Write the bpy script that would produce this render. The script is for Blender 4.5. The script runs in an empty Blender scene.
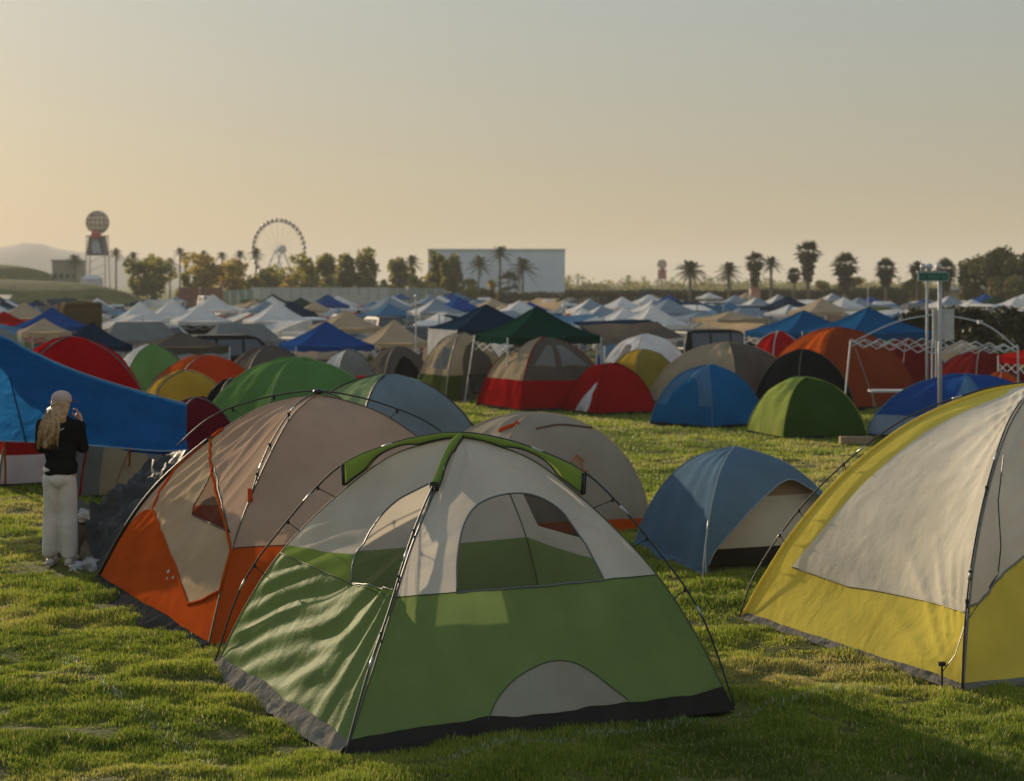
import bpy, bmesh, math, random
import numpy as np
from mathutils import Vector, Matrix, Quaternion
from mathutils.geometry import delaunay_2d_cdt

random.seed(7)
RNG = np.random.default_rng(11)
R = math.radians
H, F, CX, HY = 2.9, 1803.0, 512.0, 285.0        # eye height, focal length in pixels, horizon
scene = bpy.context.scene
COL = scene.collection
E1 = Vector((0.900, 0.436, 0)); E2 = Vector((-0.436, 0.900, 0))   # the camp grid's two directions


def V3(*a):
    return Vector(a)


def drop(y):
    """the field falls away gently behind the first tents"""
    return -.9 * (1 - math.exp(-max(0.0, y - 20) / 40))


def gp(px, py):
    """ground point seen at a pixel"""
    y = F * H / (py - HY)
    for _ in range(12):
        y = F * (H - drop(y)) / (py - HY)
    return Vector(((px - CX) * y / F, y, drop(y)))


def at(px, y, z=0.0):
    """point above the ground, z over it, at distance y in the direction of a pixel column"""
    return Vector(((px - CX) * y / F, y, drop(y) + z))


def dp(px, py, y):
    """point at distance y seen at a pixel"""
    return Vector(((px - CX) * y / F, y, H - (py - HY) * y / F))


def lerp(a, b, t):
    return a + (b - a) * t


# ------------------------------------------------------------------ numpy value noise
_perm = RNG.random((256, 256))


def vnoise(x, y):
    x = np.asarray(x, float); y = np.asarray(y, float)
    xi = np.floor(x).astype(int); yi = np.floor(y).astype(int)
    xf = x - xi; yf = y - yi
    xf = xf * xf * (3 - 2 * xf); yf = yf * yf * (3 - 2 * yf)
    g = lambda a, b: _perm[a & 255, b & 255]
    return (g(xi, yi) * (1 - xf) * (1 - yf) + g(xi + 1, yi) * xf * (1 - yf)
            + g(xi, yi + 1) * (1 - xf) * yf + g(xi + 1, yi + 1) * xf * yf)


def fbm(x, y, o=3):
    s = 0; a = 1; t = 0
    x = np.asarray(x, float); y = np.asarray(y, float)
    for _ in range(o):
        s = s + a * vnoise(x, y); t += a; a *= .5
        x = x * 2.03 + 13.7; y = y * 2.03 + 5.1
    return s / t


def n1(x, y, o=3):
    return float(fbm(x, y, o))


# ------------------------------------------------------------------ materials
MATS = {}


def nodes_of(m):
    m.use_nodes = True
    nt = m.node_tree
    nt.nodes.clear()
    return nt, nt.nodes, nt.links


def lin(c):
    """sRGB 0..255 -> linear"""
    f = lambda v: (v / 255 / 12.92) if v / 255 <= .04045 else ((v / 255 + .055) / 1.055) ** 2.4
    return tuple(f(v) for v in c)


def fabric(name, col, tr=.28, rough=.55, wr=.35, scale=3.0, fine=60, spec=0.0):
    """tent cloth: lets some light through, softly creased"""
    if name in MATS:
        return MATS[name]
    m = bpy.data.materials.new(name); MATS[name] = m
    nt, N, L = nodes_of(m)
    out = N.new('ShaderNodeOutputMaterial')
    tc = N.new('ShaderNodeTexCoord')
    n_a = N.new('ShaderNodeTexNoise'); n_a.inputs['Scale'].default_value = scale * .6; n_a.inputs['Detail'].default_value = 5
    n_b = N.new('ShaderNodeTexNoise'); n_b.inputs['Scale'].default_value = scale; n_b.inputs['Detail'].default_value = 4
    n_b.inputs['Distortion'].default_value = .3
    n_c = N.new('ShaderNodeTexNoise'); n_c.inputs['Scale'].default_value = fine
    for n in (n_a, n_b, n_c):
        L.new(tc.outputs['Object'], n.inputs['Vector'])
    ramp = N.new('ShaderNodeValToRGB')
    ramp.color_ramp.elements[0].position = .3; ramp.color_ramp.elements[1].position = .75
    ramp.color_ramp.elements[0].color = (*[c * .84 for c in col], 1)
    ramp.color_ramp.elements[1].color = (*[min(.9, c * 1.08) for c in col], 1)
    L.new(n_a.outputs['Fac'], ramp.inputs['Fac'])
    add = N.new('ShaderNodeMath'); add.operation = 'MULTIPLY_ADD'; add.inputs[1].default_value = .06
    L.new(n_c.outputs['Fac'], add.inputs[0]); L.new(n_b.outputs['Fac'], add.inputs[2])
    bump = N.new('ShaderNodeBump'); bump.inputs['Strength'].default_value = wr * .55; bump.inputs['Distance'].default_value = .12
    L.new(add.outputs[0], bump.inputs['Height'])
    p = N.new('ShaderNodeBsdfPrincipled'); p.inputs['Roughness'].default_value = rough
    p.inputs['Specular IOR Level'].default_value = spec
    t = N.new('ShaderNodeBsdfTranslucent')
    L.new(ramp.outputs['Color'], p.inputs['Base Color']); L.new(ramp.outputs['Color'], t.inputs['Color'])
    L.new(bump.outputs['Normal'], p.inputs['Normal']); L.new(bump.outputs['Normal'], t.inputs['Normal'])
    mix = N.new('ShaderNodeMixShader'); mix.inputs['Fac'].default_value = tr
    L.new(p.outputs[0], mix.inputs[1]); L.new(t.outputs[0], mix.inputs[2]); L.new(mix.outputs[0], out.inputs['Surface'])
    return m


def solid(name, col, rough=.6, metal=0.0, var=.15, scale=6.0, bump=0.0, spec=.4):
    if name in MATS:
        return MATS[name]
    m = bpy.data.materials.new(name); MATS[name] = m
    nt, N, L = nodes_of(m)
    out = N.new('ShaderNodeOutputMaterial')
    p = N.new('ShaderNodeBsdfPrincipled'); p.inputs['Roughness'].default_value = rough; p.inputs['Metallic'].default_value = metal
    p.inputs['Specular IOR Level'].default_value = spec
    tc = N.new('ShaderNodeTexCoord'); n = N.new('ShaderNodeTexNoise'); n.inputs['Scale'].default_value = scale
    n.inputs['Detail'].default_value = 5
    L.new(tc.outputs['Object'], n.inputs['Vector'])
    r = N.new('ShaderNodeValToRGB')
    r.color_ramp.elements[0].position = .3; r.color_ramp.elements[1].position = .7
    r.color_ramp.elements[0].color = (*[c * (1 - var) for c in col], 1)
    r.color_ramp.elements[1].color = (*[min(.92, c * (1 + var)) for c in col], 1)
    L.new(n.outputs['Fac'], r.inputs['Fac']); L.new(r.outputs['Color'], p.inputs['Base Color'])
    if bump:
        b = N.new('ShaderNodeBump'); b.inputs['Strength'].default_value = bump
        L.new(n.outputs['Fac'], b.inputs['Height']); L.new(b.outputs['Normal'], p.inputs['Normal'])
    L.new(p.outputs[0], out.inputs['Surface'])
    return m


def netting(name, col=(.02, .02, .02), opac=.5):
    """fine insect mesh"""
    if name in MATS:
        return MATS[name]
    m = bpy.data.materials.new(name); MATS[name] = m
    nt, N, L = nodes_of(m)
    out = N.new('ShaderNodeOutputMaterial')
    d = N.new('ShaderNodeBsdfDiffuse'); d.inputs['Color'].default_value = (*col, 1)
    t = N.new('ShaderNodeBsdfTransparent')
    tc = N.new('ShaderNodeTexCoord'); n = N.new('ShaderNodeTexNoise'); n.inputs['Scale'].default_value = 3
    L.new(tc.outputs['Object'], n.inputs['Vector'])
    mr = N.new('ShaderNodeMapRange'); mr.inputs['To Min'].default_value = opac - .08; mr.inputs['To Max'].default_value = opac + .08
    L.new(n.outputs['Fac'], mr.inputs['Value'])
    mix = N.new('ShaderNodeMixShader'); L.new(mr.outputs[0], mix.inputs['Fac'])
    L.new(t.outputs[0], mix.inputs[1]); L.new(d.outputs[0], mix.inputs[2]); L.new(mix.outputs[0], out.inputs['Surface'])
    return m


def foliage(name, col, col2, tr=.35, scale=.8):
    if name in MATS:
        return MATS[name]
    m = bpy.data.materials.new(name); MATS[name] = m
    nt, N, L = nodes_of(m)
    out = N.new('ShaderNodeOutputMaterial')
    tc = N.new('ShaderNodeTexCoord'); n = N.new('ShaderNodeTexNoise'); n.inputs['Scale'].default_value = scale; n.inputs['Detail'].default_value = 4
    L.new(tc.outputs['Object'], n.inputs['Vector'])
    r = N.new('ShaderNodeValToRGB'); r.color_ramp.elements[0].position = .35; r.color_ramp.elements[1].position = .68
    r.color_ramp.elements[0].color = (*col, 1); r.color_ramp.elements[1].color = (*col2, 1)
    L.new(n.outputs['Fac'], r.inputs['Fac'])
    d = N.new('ShaderNodeBsdfPrincipled'); d.inputs['Roughness'].default_value = .6; d.inputs['Specular IOR Level'].default_value = .25
    t = N.new('ShaderNodeBsdfTranslucent')
    L.new(r.outputs['Color'], d.inputs['Base Color']); L.new(r.outputs['Color'], t.inputs['Color'])
    mix = N.new('ShaderNodeMixShader'); mix.inputs['Fac'].default_value = tr
    L.new(d.outputs[0], mix.inputs[1]); L.new(t.outputs[0], mix.inputs[2]); L.new(mix.outputs[0], out.inputs['Surface'])
    return m


# ------------------------------------------------------------------ objects
WLOC = {}


def tag(o, label=None, cat=None, group=None, kind=None):
    if label: o['label'] = label
    if cat: o['category'] = cat
    if group: o['group'] = group
    if kind: o['kind'] = kind
    return o


def thing(name, label, cat, loc, group=None):
    o = bpy.data.objects.new(name, None)
    o.empty_display_size = .2
    o.location = loc
    COL.objects.link(o); WLOC[o] = Vector(loc)
    return tag(o, label, cat, group)


def mesh_obj(name, V, Fc, mats, parent=None, loc=None, smooth=True, idx=None):
    """V in world coordinates; stored relative to its thing's base"""
    base = WLOC[parent] if parent is not None else Vector(loc or (0, 0, 0))
    me = bpy.data.meshes.new(name)
    me.from_pydata([(v[0] - base[0], v[1] - base[1], v[2] - base[2]) for v in V], [], [tuple(f) for f in Fc])
    for m in (mats if isinstance(mats, (list, tuple)) else [mats]):
        me.materials.append(m)
    if idx is not None:
        me.polygons.foreach_set('material_index', idx)
    if smooth:
        me.polygons.foreach_set('use_smooth', [True] * len(me.polygons))
    me.update()
    o = bpy.data.objects.new(name, me)
    COL.objects.link(o)
    if parent is not None:
        o.parent = parent; WLOC[o] = WLOC[parent]
    else:
        o.location = base; WLOC[o] = base
    return o


def dup(root, loc, rz=0.0, sc=1.0, label=None, group=None):
    r = root.copy(); COL.objects.link(r)
    r.location = loc; r.rotation_euler = (0, 0, rz); r.scale = (sc, sc, sc) if not hasattr(sc, '__len__') else sc
    if label: r['label'] = label
    if group: r['group'] = group
    for ch in list(root.children):
        c = ch.copy(); COL.objects.link(c); c.parent = r
        for g in ch.children:
            d = g.copy(); COL.objects.link(d); d.parent = c
    return r


class MB:
    """collects geometry that becomes ONE mesh"""
    def __init__(s):
        s.V = []; s.F = []; s.I = []

    def add(s, V, Fc, mi=0):
        o = len(s.V); s.V += [Vector(v) for v in V]
        s.F += [tuple(i + o for i in f) for f in Fc]; s.I += [mi] * len(Fc)
        return s

    def box(s, c, sz, rz=0.0, mi=0, M=None):
        x, y, z = sz[0] / 2, sz[1] / 2, sz[2] / 2
        M = M or Matrix.Rotation(rz, 3, 'Z')
        c = Vector(c)
        P = [c + M @ Vector((sx * x, sy * y, sz_ * z)) for sx in (-1, 1) for sy in (-1, 1) for sz_ in (-1, 1)]
        return s.add(P, [(0, 1, 3, 2), (4, 6, 7, 5), (0, 4, 5, 1), (2, 3, 7, 6), (0, 2, 6, 4), (1, 5, 7, 3)], mi)

    def tube(s, pts, r, n=6, mi=0, cap=True):
        pts = [Vector(p) for p in pts]
        rs = r if hasattr(r, '__len__') else [r] * len(pts)
        V = []; Fc = []
        a = None
        for i, p in enumerate(pts):
            t = (pts[min(i + 1, len(pts) - 1)] - pts[max(i - 1, 0)])
            if t.length < 1e-9: t = Vector((0, 0, 1))
            t.normalize()
            if a is None:
                a = t.orthogonal().normalized()
            else:
                a = (a - t * a.dot(t))
                a = a.normalized() if a.length > 1e-6 else t.orthogonal().normalized()
            b = t.cross(a)
            for k in range(n):
                an = 2 * math.pi * k / n
                V.append(p + (a * math.cos(an) + b * math.sin(an)) * rs[i])
        for i in range(len(pts) - 1):
            for k in range(n):
                Fc.append((i * n + k, i * n + (k + 1) % n, (i + 1) * n + (k + 1) % n, (i + 1) * n + k))
        if cap:
            Fc.append(tuple(range(n - 1, -1, -1))); Fc.append(tuple((len(pts) - 1) * n + k for k in range(n)))
        return s.add(V, Fc, mi)

    def sphere(s, c, r, nu=14, nv=9, mi=0, M=None):
        c = Vector(c); rr = r if hasattr(r, '__len__') else (r, r, r)
        V = []; Fc = []
        for j in range(nv + 1):
            th = math.pi * j / nv
            for i in range(nu):
                ph = 2 * math.pi * i / nu
                v = Vector((rr[0] * math.sin(th) * math.cos(ph), rr[1] * math.sin(th) * math.sin(ph), rr[2] * math.cos(th)))
                V.append(c + (M @ v if M else v))
        for j in range(nv):
            for i in range(nu):
                Fc.append((j * nu + i, (j + 1) * nu + i, (j + 1) * nu + (i + 1) % nu, j * nu + (i + 1) % nu))
        return s.add(V, Fc, mi)

    def build(s, name, mats, parent=None, loc=None, smooth=False):
        return mesh_obj(name, s.V, s.F, mats, parent, loc, smooth, s.I if isinstance(mats, (list, tuple)) and len(mats) > 1 else None)


def spline(pts, n=24):
    """Catmull-Rom through points (tuples or Vectors)"""
    P = [Vector(p) for p in pts]
    P = [P[0] * 2 - P[1]] + P + [P[-1] * 2 - P[-2]]
    out = []
    for i in range(1, len(P) - 2):
        for k in range(n):
            t = k / n
            a, b, c, d = P[i - 1], P[i], P[i + 1], P[i + 2]
            out.append(.5 * ((2 * b) + (c - a) * t + (2 * a - 5 * b + 4 * c - d) * t * t + (3 * b - a - 3 * c + d) * t ** 3))
    out.append(P[-2])
    return out


def pip(x, y, poly):
    c = False
    n = len(poly)
    j = n - 1
    for i in range(n):
        xi, yi = poly[i]; xj, yj = poly[j]
        if (yi > y) != (yj > y) and x < (xj - xi) * (y - yi) / (yj - yi) + xi:
            c = not c
        j = i
    return c


# ------------------------------------------------------------------ dome tents
BODY = [(1, 0), (.87, .27), (.723, .50), (.523, .715), (.3, .90), (.12, .975), (0, 1)]
POLE = [(1, 0), (.884, .335), (.72, .585), (.487, .848), (.27, .955), (.1, 1.0), (0, 1.01)]
ROUND = [(1, 0), (.965, .27), (.86, .52), (.70, .725), (.48, .885), (.24, .975), (0, 1)]
MIDP = [(1, 0), (.935, .24), (.825, .47), (.665, .69), (.45, .865), (.22, .957), (0, 1)]
CANOPY = [(1, 0), (.75, .17), (.5, .40), (.25, .69), (.06, .95), (0, 1)]


class Prof:
    def __init__(s, pts, span, h):
        P = spline([(a, b, 0) for a, b in pts], 16)
        d = [0.0]
        for i in range(1, len(P)):
            d.append(d[-1] + math.hypot((P[i].x - P[i - 1].x) * span, (P[i].y - P[i - 1].y) * h))
        s.len = d[-1]
        s.t = np.array(d) / d[-1]; s.s = np.array([p.x for p in P]); s.z = np.array([p.y for p in P])

    def __call__(s, v):
        return float(np.interp(v, s.t, s.s)), float(np.interp(v, s.t, s.z))

    def v_of_z(s, z):
        return float(np.interp(z, s.z, s.t))


class Dome:
    """a tent: four ridges from the corners N, R, B, L over one apex, ruled cloth panels between them.
    faces: 0 N-R, 1 R-B, 2 B-L, 3 L-N (u runs from the first corner to the second, v from the ground up)"""
    def __init__(s, root, corners, apex, body=BODY, base_z=0.0, profs=None):
        s.root = root; s.c = [Vector(c) for c in corners]; s.a = Vector(apex); s.z0 = base_z
        s.h = s.a.z - base_z
        s.pr = []
        for i, c in enumerate(s.c):
            span = (Vector((c.x, c.y, 0)) - Vector((s.a.x, s.a.y, 0))).length
            s.pr.append(Prof((profs or {}).get(i, body), span, s.h))
        s.sag = [0.0] * 4; s.disp = [None] * 4; s.bend = [None] * 4
        cc = sum(s.c, Vector()) / 4
        s.mid = cc

    def ridge(s, i, v):
        a, z = s.pr[i % 4](v)
        c = s.c[i % 4]
        return Vector((s.a.x + (c.x - s.a.x) * a, s.a.y + (c.y - s.a.y) * a, s.z0 + (c.z - s.z0) * (1 - z) + s.h * z))

    def base(s, f, u, v):
        p = lerp(s.ridge(f, v), s.ridge(f + 1, v), u)
        if s.bend[f]:
            e = s.c[(f + 1) % 4] - s.c[f]; p = p + V3(e.y, -e.x, 0).normalized() * s.bend[f](u, v)
        return p

    def normal(s, f, u, v):
        e = 1e-3
        du = s.base(f, min(1, u + e), v) - s.base(f, max(0, u - e), v)
        dv = s.base(f, u, min(1, v + e)) - s.base(f, u, max(0, v - e))
        n = du.cross(dv)
        if n.length < 1e-12: return Vector((0, 0, 1))
        return n.normalized()

    def P(s, f, u, v, off=0.0):
        p = s.base(f, u, v)
        d = off + s.sag[f] * math.sin(math.pi * u) * math.sin(math.pi * min(1, v * .9 + .05))
        if s.disp[f]: d += s.disp[f](u, v)
        if d: p = p + s.normal(f, u, min(v, .97)) * d
        return p

    def uv(s, f, px, py, snap=.02):
        """(u, v) on face f seen at a pixel"""
        best = None
        for u0, v0 in ((.5, .3), (.2, .3), (.8, .3), (.5, .7), (.2, .7), (.8, .7)):
            u, v = u0, v0
            for _ in range(25):
                def pr(u, v):
                    p = s.base(f, u, v); return CX + F * p.x / p.y - px, HY + F * (H - p.z) / p.y - py
                ex, ey = pr(u, v); e = 1e-3
                ax, ay = pr(u + e, v); bx, by = pr(u, v + (e if v < .99 else -e))
                k = (e if v < .99 else -e)
                a, b, c, d = (ax - ex) / e, (bx - ex) / k, (ay - ey) / e, (by - ey) / k
                det = a * d - b * c
                if abs(det) < 1e-9: break
                du = (ex * d - ey * b) / det; dv = (a * ey - c * ex) / det
                m = max(abs(du), abs(dv), .25) / .25
                u = min(1.6, max(-.6, u - du / m)); v = min(1, max(0, v - dv / m))
            ex, ey = pr(u, v)
            q = math.hypot(ex, ey) + (5 * max(0, -u, u - 1))
            if best is None or q < best[0]: best = (q, u, v)
            if q < .05: break
        u, v = min(1, max(0, best[1])), best[2]
        if u < snap: u = 0.0
        if u > 1 - snap: u = 1.0
        if v < snap * .6: v = 0.0
        return (u, v)

    def poly(s, f, pxs, smooth=False):
        return [s.uv(f, *p) for p in pxs]

    def panels(s, f, regions, step=.12, vmax=.996):
        """regions: [(part name or None, material, uv polygon)], later ones lie over earlier ones; the first covers the face"""
        W = (s.c[(f + 1) % 4] - s.c[f]).length; Lr = (s.pr[f].len + s.pr[(f + 1) % 4].len) / 2
        X = lambda u, v: (u * W, v * Lr)
        full = [(0, 0), (1, 0), (1, vmax), (0, vmax)]
        pts = []; edges = []
        polys = []

        def chain(poly):
            dense = []
            n = len(poly)
            for i in range(n):
                a, b = X(*poly[i]), X(*poly[(i + 1) % n])
                k = max(1, int(math.hypot(b[0] - a[0], b[1] - a[1]) / step))
                for j in range(k):
                    dense.append((a[0] + (b[0] - a[0]) * j / k, a[1] + (b[1] - a[1]) * j / k))
            o = len(pts); pts.extend(dense)
            m = len(dense)
            edges.extend((o + i, o + (i + 1) % m) for i in range(m))
            return dense
        chain(full)
        for nm, mt, pl in regions:
            pl = full if pl is None else [(min(1, max(0, u)), min(vmax, max(0, v))) for u, v in pl]
            polys.append((nm, mt, [X(*p) for p in pl]))
            if pl is not full: chain(pl)
        nu = max(2, int(W / step)); nv = max(2, int(Lr * vmax / step))
        rnd = random.Random(5)
        for i in range(1, nu):
            for j in range(1, nv):
                pts.append(((i + rnd.uniform(-.18, .18)) / nu * W, (j + rnd.uniform(-.18, .18)) / nv * Lr * vmax))
        vo, eo, fo, *_ = delaunay_2d_cdt([Vector(p) for p in pts], edges, [], 0, 1e-4)
        groups = {}
        for t in fo:
            if len(t) != 3: continue
            cx = sum(vo[i].x for i in t) / 3; cy = sum(vo[i].y for i in t) / 3
            ar = abs((vo[t[1]].x - vo[t[0]].x) * (vo[t[2]].y - vo[t[0]].y) - (vo[t[2]].x - vo[t[0]].x) * (vo[t[1]].y - vo[t[0]].y))
            if ar < 1e-8: continue
            hit = None
            for k in range(len(polys) - 1, -1, -1):
                if k == 0 or pip(cx, cy, polys[k][2]):
                    hit = k; break
            groups.setdefault(hit, []).append(t)
        cache = {}
        out = {}
        for k, tris in groups.items():
            nm, mt, _p = polys[k]
            if nm is None: continue
            V = []; Fc = []; mp = {}
            for t in tris:
                q = []
                for i in t:
                    if i not in mp:
                        if i not in cache:
                            cache[i] = s.P(f, min(1, max(0, vo[i].x / W)), min(vmax, max(0, vo[i].y / Lr)))
                        mp[i] = len(V); V.append(cache[i])
                    q.append(mp[i])
                Fc.append(q)
            out.setdefault((nm, mt.name), []).append((V, Fc, mt))
        return out

    def build(s, spec, step=.12, vmax=.996):
        """spec: {face: regions}; same part name + material on several faces = one mesh"""
        acc = {}
        for f, regs in spec.items():
            for key, lst in s.panels(f, regs, step, vmax).items():
                mb = acc.setdefault(key, (MB(), lst[0][2]))
                for V, Fc, mt in lst: mb[0].add(V, Fc)
        objs = {}
        for (nm, _), (mb, mt) in acc.items():
            objs.setdefault(nm, []).append(mb.build(nm, mt, s.root, smooth=True))
        return objs

    def seam(s, mb, f, uvs, r=.006, off=.004, step=.08, n=5, closed=False):
        pts = []
        if closed: uvs = list(uvs) + [uvs[0]]
        for i in range(len(uvs) - 1):
            a, b = uvs[i], uvs[i + 1]
            k = max(1, int(math.hypot((b[0] - a[0]) * 2.5, (b[1] - a[1]) * 2.5) / step))
            for j in range(k):
                pts.append(s.P(f, lerp(a[0], b[0], j / k), lerp(a[1], b[1], j / k), off))
        pts.append(s.P(f, *uvs[-1], off))
        mb.tube(pts, r, n)

    def ridge_pts(s, i, v0=0, v1=1, n=24, prof=None, out=0.0):
        pr = prof or s.pr[i % 4]
        c = s.c[i % 4]; r = []
        d = Vector((c.x - s.a.x, c.y - s.a.y, 0)).normalized()
        for k in range(n + 1):
            a, z = pr(lerp(v0, v1, k / n))
            r.append(Vector((s.a.x + (c.x - s.a.x) * a, s.a.y + (c.y - s.a.y) * a, s.z0 + (c.z - s.z0) * (1 - z) + s.h * z)) + d * out)
        return r

    def pole(s, i, prof=POLE, lift=0.0, n=30, out=0.0, prof2=None):
        """pole from corner i over the apex to the opposite corner"""
        c = s.c[i % 4]; span = (Vector((c.x, c.y, 0)) - Vector((s.a.x, s.a.y, 0))).length
        pa = Prof(prof, span, s.h)
        A = s.ridge_pts(i, 0, 1, n, pa, out); pb = Prof(prof2, span, s.h) if prof2 else pa
        B = s.ridge_pts(i + 2, 0, 1, n, pb, out)
        return [p + V3(0, 0, lift) for p in A + B[::-1][1:]]


def clamp(x, a=0., b=1.):
    return max(a, min(b, x))


def smooth01(x):
    x = clamp(x); return x * x * (3 - 2 * x)
# ------------------------------------------------------------------ camera, light, sky
cam = bpy.data.cameras.new('camera'); cam_o = bpy.data.objects.new('camera', cam); COL.objects.link(cam_o)
cam_o.location = (0, 0, H); cam_o.rotation_euler = (R(90), 0, 0)
cam.sensor_width = 36; cam.lens = F / 1024 * 36; cam.shift_y = -(390.5 - HY) / 1024
cam.clip_start = .1; cam.clip_end = 20000
cam.dof.use_dof = True; cam.dof.focus_distance = 12.6; cam.dof.aperture_fstop = 3.0; cam.dof.aperture_blades = 9
scene.camera = cam_o

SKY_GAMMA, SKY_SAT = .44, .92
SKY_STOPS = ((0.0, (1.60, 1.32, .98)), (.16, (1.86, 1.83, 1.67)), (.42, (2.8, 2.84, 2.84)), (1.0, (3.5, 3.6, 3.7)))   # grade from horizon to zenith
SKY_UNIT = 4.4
SUN_AZ, SUN_EL = R(-33), R(11)      # azimuth measured from +Y, clockwise positive
sd = Vector((math.sin(SUN_AZ) * math.cos(SUN_EL), math.cos(SUN_AZ) * math.cos(SUN_EL), math.sin(SUN_EL)))
sl = bpy.data.lights.new('sun', 'SUN'); sl.energy = 5.0; sl.angle = R(.6); sl.color = (1.0, .80, .55)
so = bpy.data.objects.new('sun', sl); COL.objects.link(so)
so.rotation_euler = (-sd).to_track_quat('-Z', 'Y').to_euler(); so.location = (-40, 60, 60)

w = bpy.data.worlds.new('World'); scene.world = w; w.use_nodes = True
wn, wl = w.node_tree.nodes, w.node_tree.links
wn.clear()
wo = wn.new('ShaderNodeOutputWorld'); bg = wn.new('ShaderNodeBackground'); bg.inputs['Strength'].default_value = .1
sky = wn.new('ShaderNodeTexSky'); sky.sky_type = 'NISHITA'; sky.sun_disc = False
sky.sun_elevation = SUN_EL; sky.sun_rotation = SUN_AZ
sky.air_density = 1.0; sky.dust_density = .8; sky.ozone_density = 1.5; sky.altitude = 0
gam = wn.new('ShaderNodeGamma'); gam.inputs['Gamma'].default_value = SKY_GAMMA     # evens out the glow round the hazy sun
hsv = wn.new('ShaderNodeHueSaturation'); hsv.inputs['Saturation'].default_value = SKY_SAT
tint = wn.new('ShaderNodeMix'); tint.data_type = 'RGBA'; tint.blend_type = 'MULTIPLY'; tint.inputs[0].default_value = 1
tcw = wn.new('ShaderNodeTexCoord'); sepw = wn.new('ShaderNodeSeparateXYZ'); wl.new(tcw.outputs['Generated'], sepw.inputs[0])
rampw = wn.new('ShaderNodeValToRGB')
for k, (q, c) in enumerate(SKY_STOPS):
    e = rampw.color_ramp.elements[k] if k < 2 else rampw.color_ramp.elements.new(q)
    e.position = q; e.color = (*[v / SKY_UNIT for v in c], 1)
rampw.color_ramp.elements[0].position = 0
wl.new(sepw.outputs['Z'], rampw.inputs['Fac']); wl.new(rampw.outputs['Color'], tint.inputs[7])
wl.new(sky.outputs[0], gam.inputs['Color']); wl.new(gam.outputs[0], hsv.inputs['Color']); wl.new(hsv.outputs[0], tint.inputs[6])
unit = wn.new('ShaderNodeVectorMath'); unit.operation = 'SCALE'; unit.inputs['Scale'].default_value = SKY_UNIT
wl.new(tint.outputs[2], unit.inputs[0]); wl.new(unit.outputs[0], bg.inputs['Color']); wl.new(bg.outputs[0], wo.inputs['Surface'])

vs = scene.view_settings; vs.view_transform = 'Standard'; vs.look = 'None'; vs.exposure = .2; vs.gamma = 1; vs.use_curve_mapping = False
scene.cycles.use_denoising = True
scene.cycles.max_bounces = 8; scene.cycles.diffuse_bounces = 3; scene.cycles.transparent_max_bounces = 12
scene.cycles.volume_bounces = 1
scene.cycles.sample_clamp_indirect = 6

# ------------------------------------------------------------------ ground
def gz(x, y):
    x = np.asarray(x, float); y = np.asarray(y, float)
    fade = np.clip((60 - y) / 25, 0, 1) * np.clip((14 - np.abs(x)) / 5, 0, 1)
    return ((fbm(x * .9 + 40, y * .9 + 9, 3) - .5) * .10 + (fbm(x * 3.1 + 3, y * 3.1 + 70, 2) - .5) * .075) * fade - .01 - .9 * (1 - np.exp(-np.maximum(0, y - 20) / 40))


def grid_obj(name, xs, ys, zf, mat, kind='structure'):
    Xg, Yg = np.meshgrid(xs, ys); Z = zf(Xg, Yg)
    n, m = len(ys), len(xs)
    co = np.stack([Xg, Yg, Z], -1).reshape(-1, 3)
    i = np.arange((n - 1) * (m - 1)); r, c = i // (m - 1), i % (m - 1)
    q = np.stack([r * m + c, r * m + c + 1, (r + 1) * m + c + 1, (r + 1) * m + c], -1)
    me = bpy.data.meshes.new(name); me.from_pydata(co.tolist(), [], q.tolist()); me.materials.append(mat)
    me.polygons.foreach_set('use_smooth', [True] * len(me.polygons))
    o = bpy.data.objects.new(name, me); COL.objects.link(o); o['kind'] = kind
    return o


def ground_mat(name, q):
    m = bpy.data.materials.new(name); nt, N, L = nodes_of(m)
    out = N.new('ShaderNodeOutputMaterial'); p = N.new('ShaderNodeBsdfPrincipled'); p.inputs['Roughness'].default_value = .9
    p.inputs['Specular IOR Level'].default_value = .1
    tc = N.new('ShaderNodeTexCoord')
    a = N.new('ShaderNodeTexNoise'); a.inputs['Scale'].default_value = .55; a.inputs['Detail'].default_value = 8
    b = N.new('ShaderNodeTexNoise'); b.inputs['Scale'].default_value = 14; b.inputs['Detail'].default_value = 6
    L.new(tc.outputs['Object'], a.inputs['Vector']); L.new(tc.outputs['Object'], b.inputs['Vector'])
    r = N.new('ShaderNodeValToRGB'); e = r.color_ramp.elements
    e[0].position = .3; e[0].color = (.07 * q, .085 * q, .018 * q, 1); e[1].position = .72; e[1].color = (.24 * q, .20 * q, .065 * q, 1)
    x = e.new(.5); x.color = (.15 * q, .155 * q, .03 * q, 1)
    mx = N.new('ShaderNodeMath'); mx.operation = 'MULTIPLY_ADD'; mx.inputs[1].default_value = .5
    sub = N.new('ShaderNodeMath'); sub.operation = 'SUBTRACT'; sub.inputs[1].default_value = .25
    L.new(b.outputs['Fac'], mx.inputs[0]); L.new(a.outputs['Fac'], mx.inputs[2]); L.new(mx.outputs[0], sub.inputs[0])
    L.new(sub.outputs[0], r.inputs['Fac']); L.new(r.outputs['Color'], p.inputs['Base Color'])
    bu = N.new('ShaderNodeBump'); bu.inputs['Strength'].default_value = .8; bu.inputs['Distance'].default_value = .06
    L.new(b.outputs['Fac'], bu.inputs['Height']); L.new(bu.outputs['Normal'], p.inputs['Normal'])
    L.new(p.outputs[0], out.inputs['Surface'])
    return m


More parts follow.
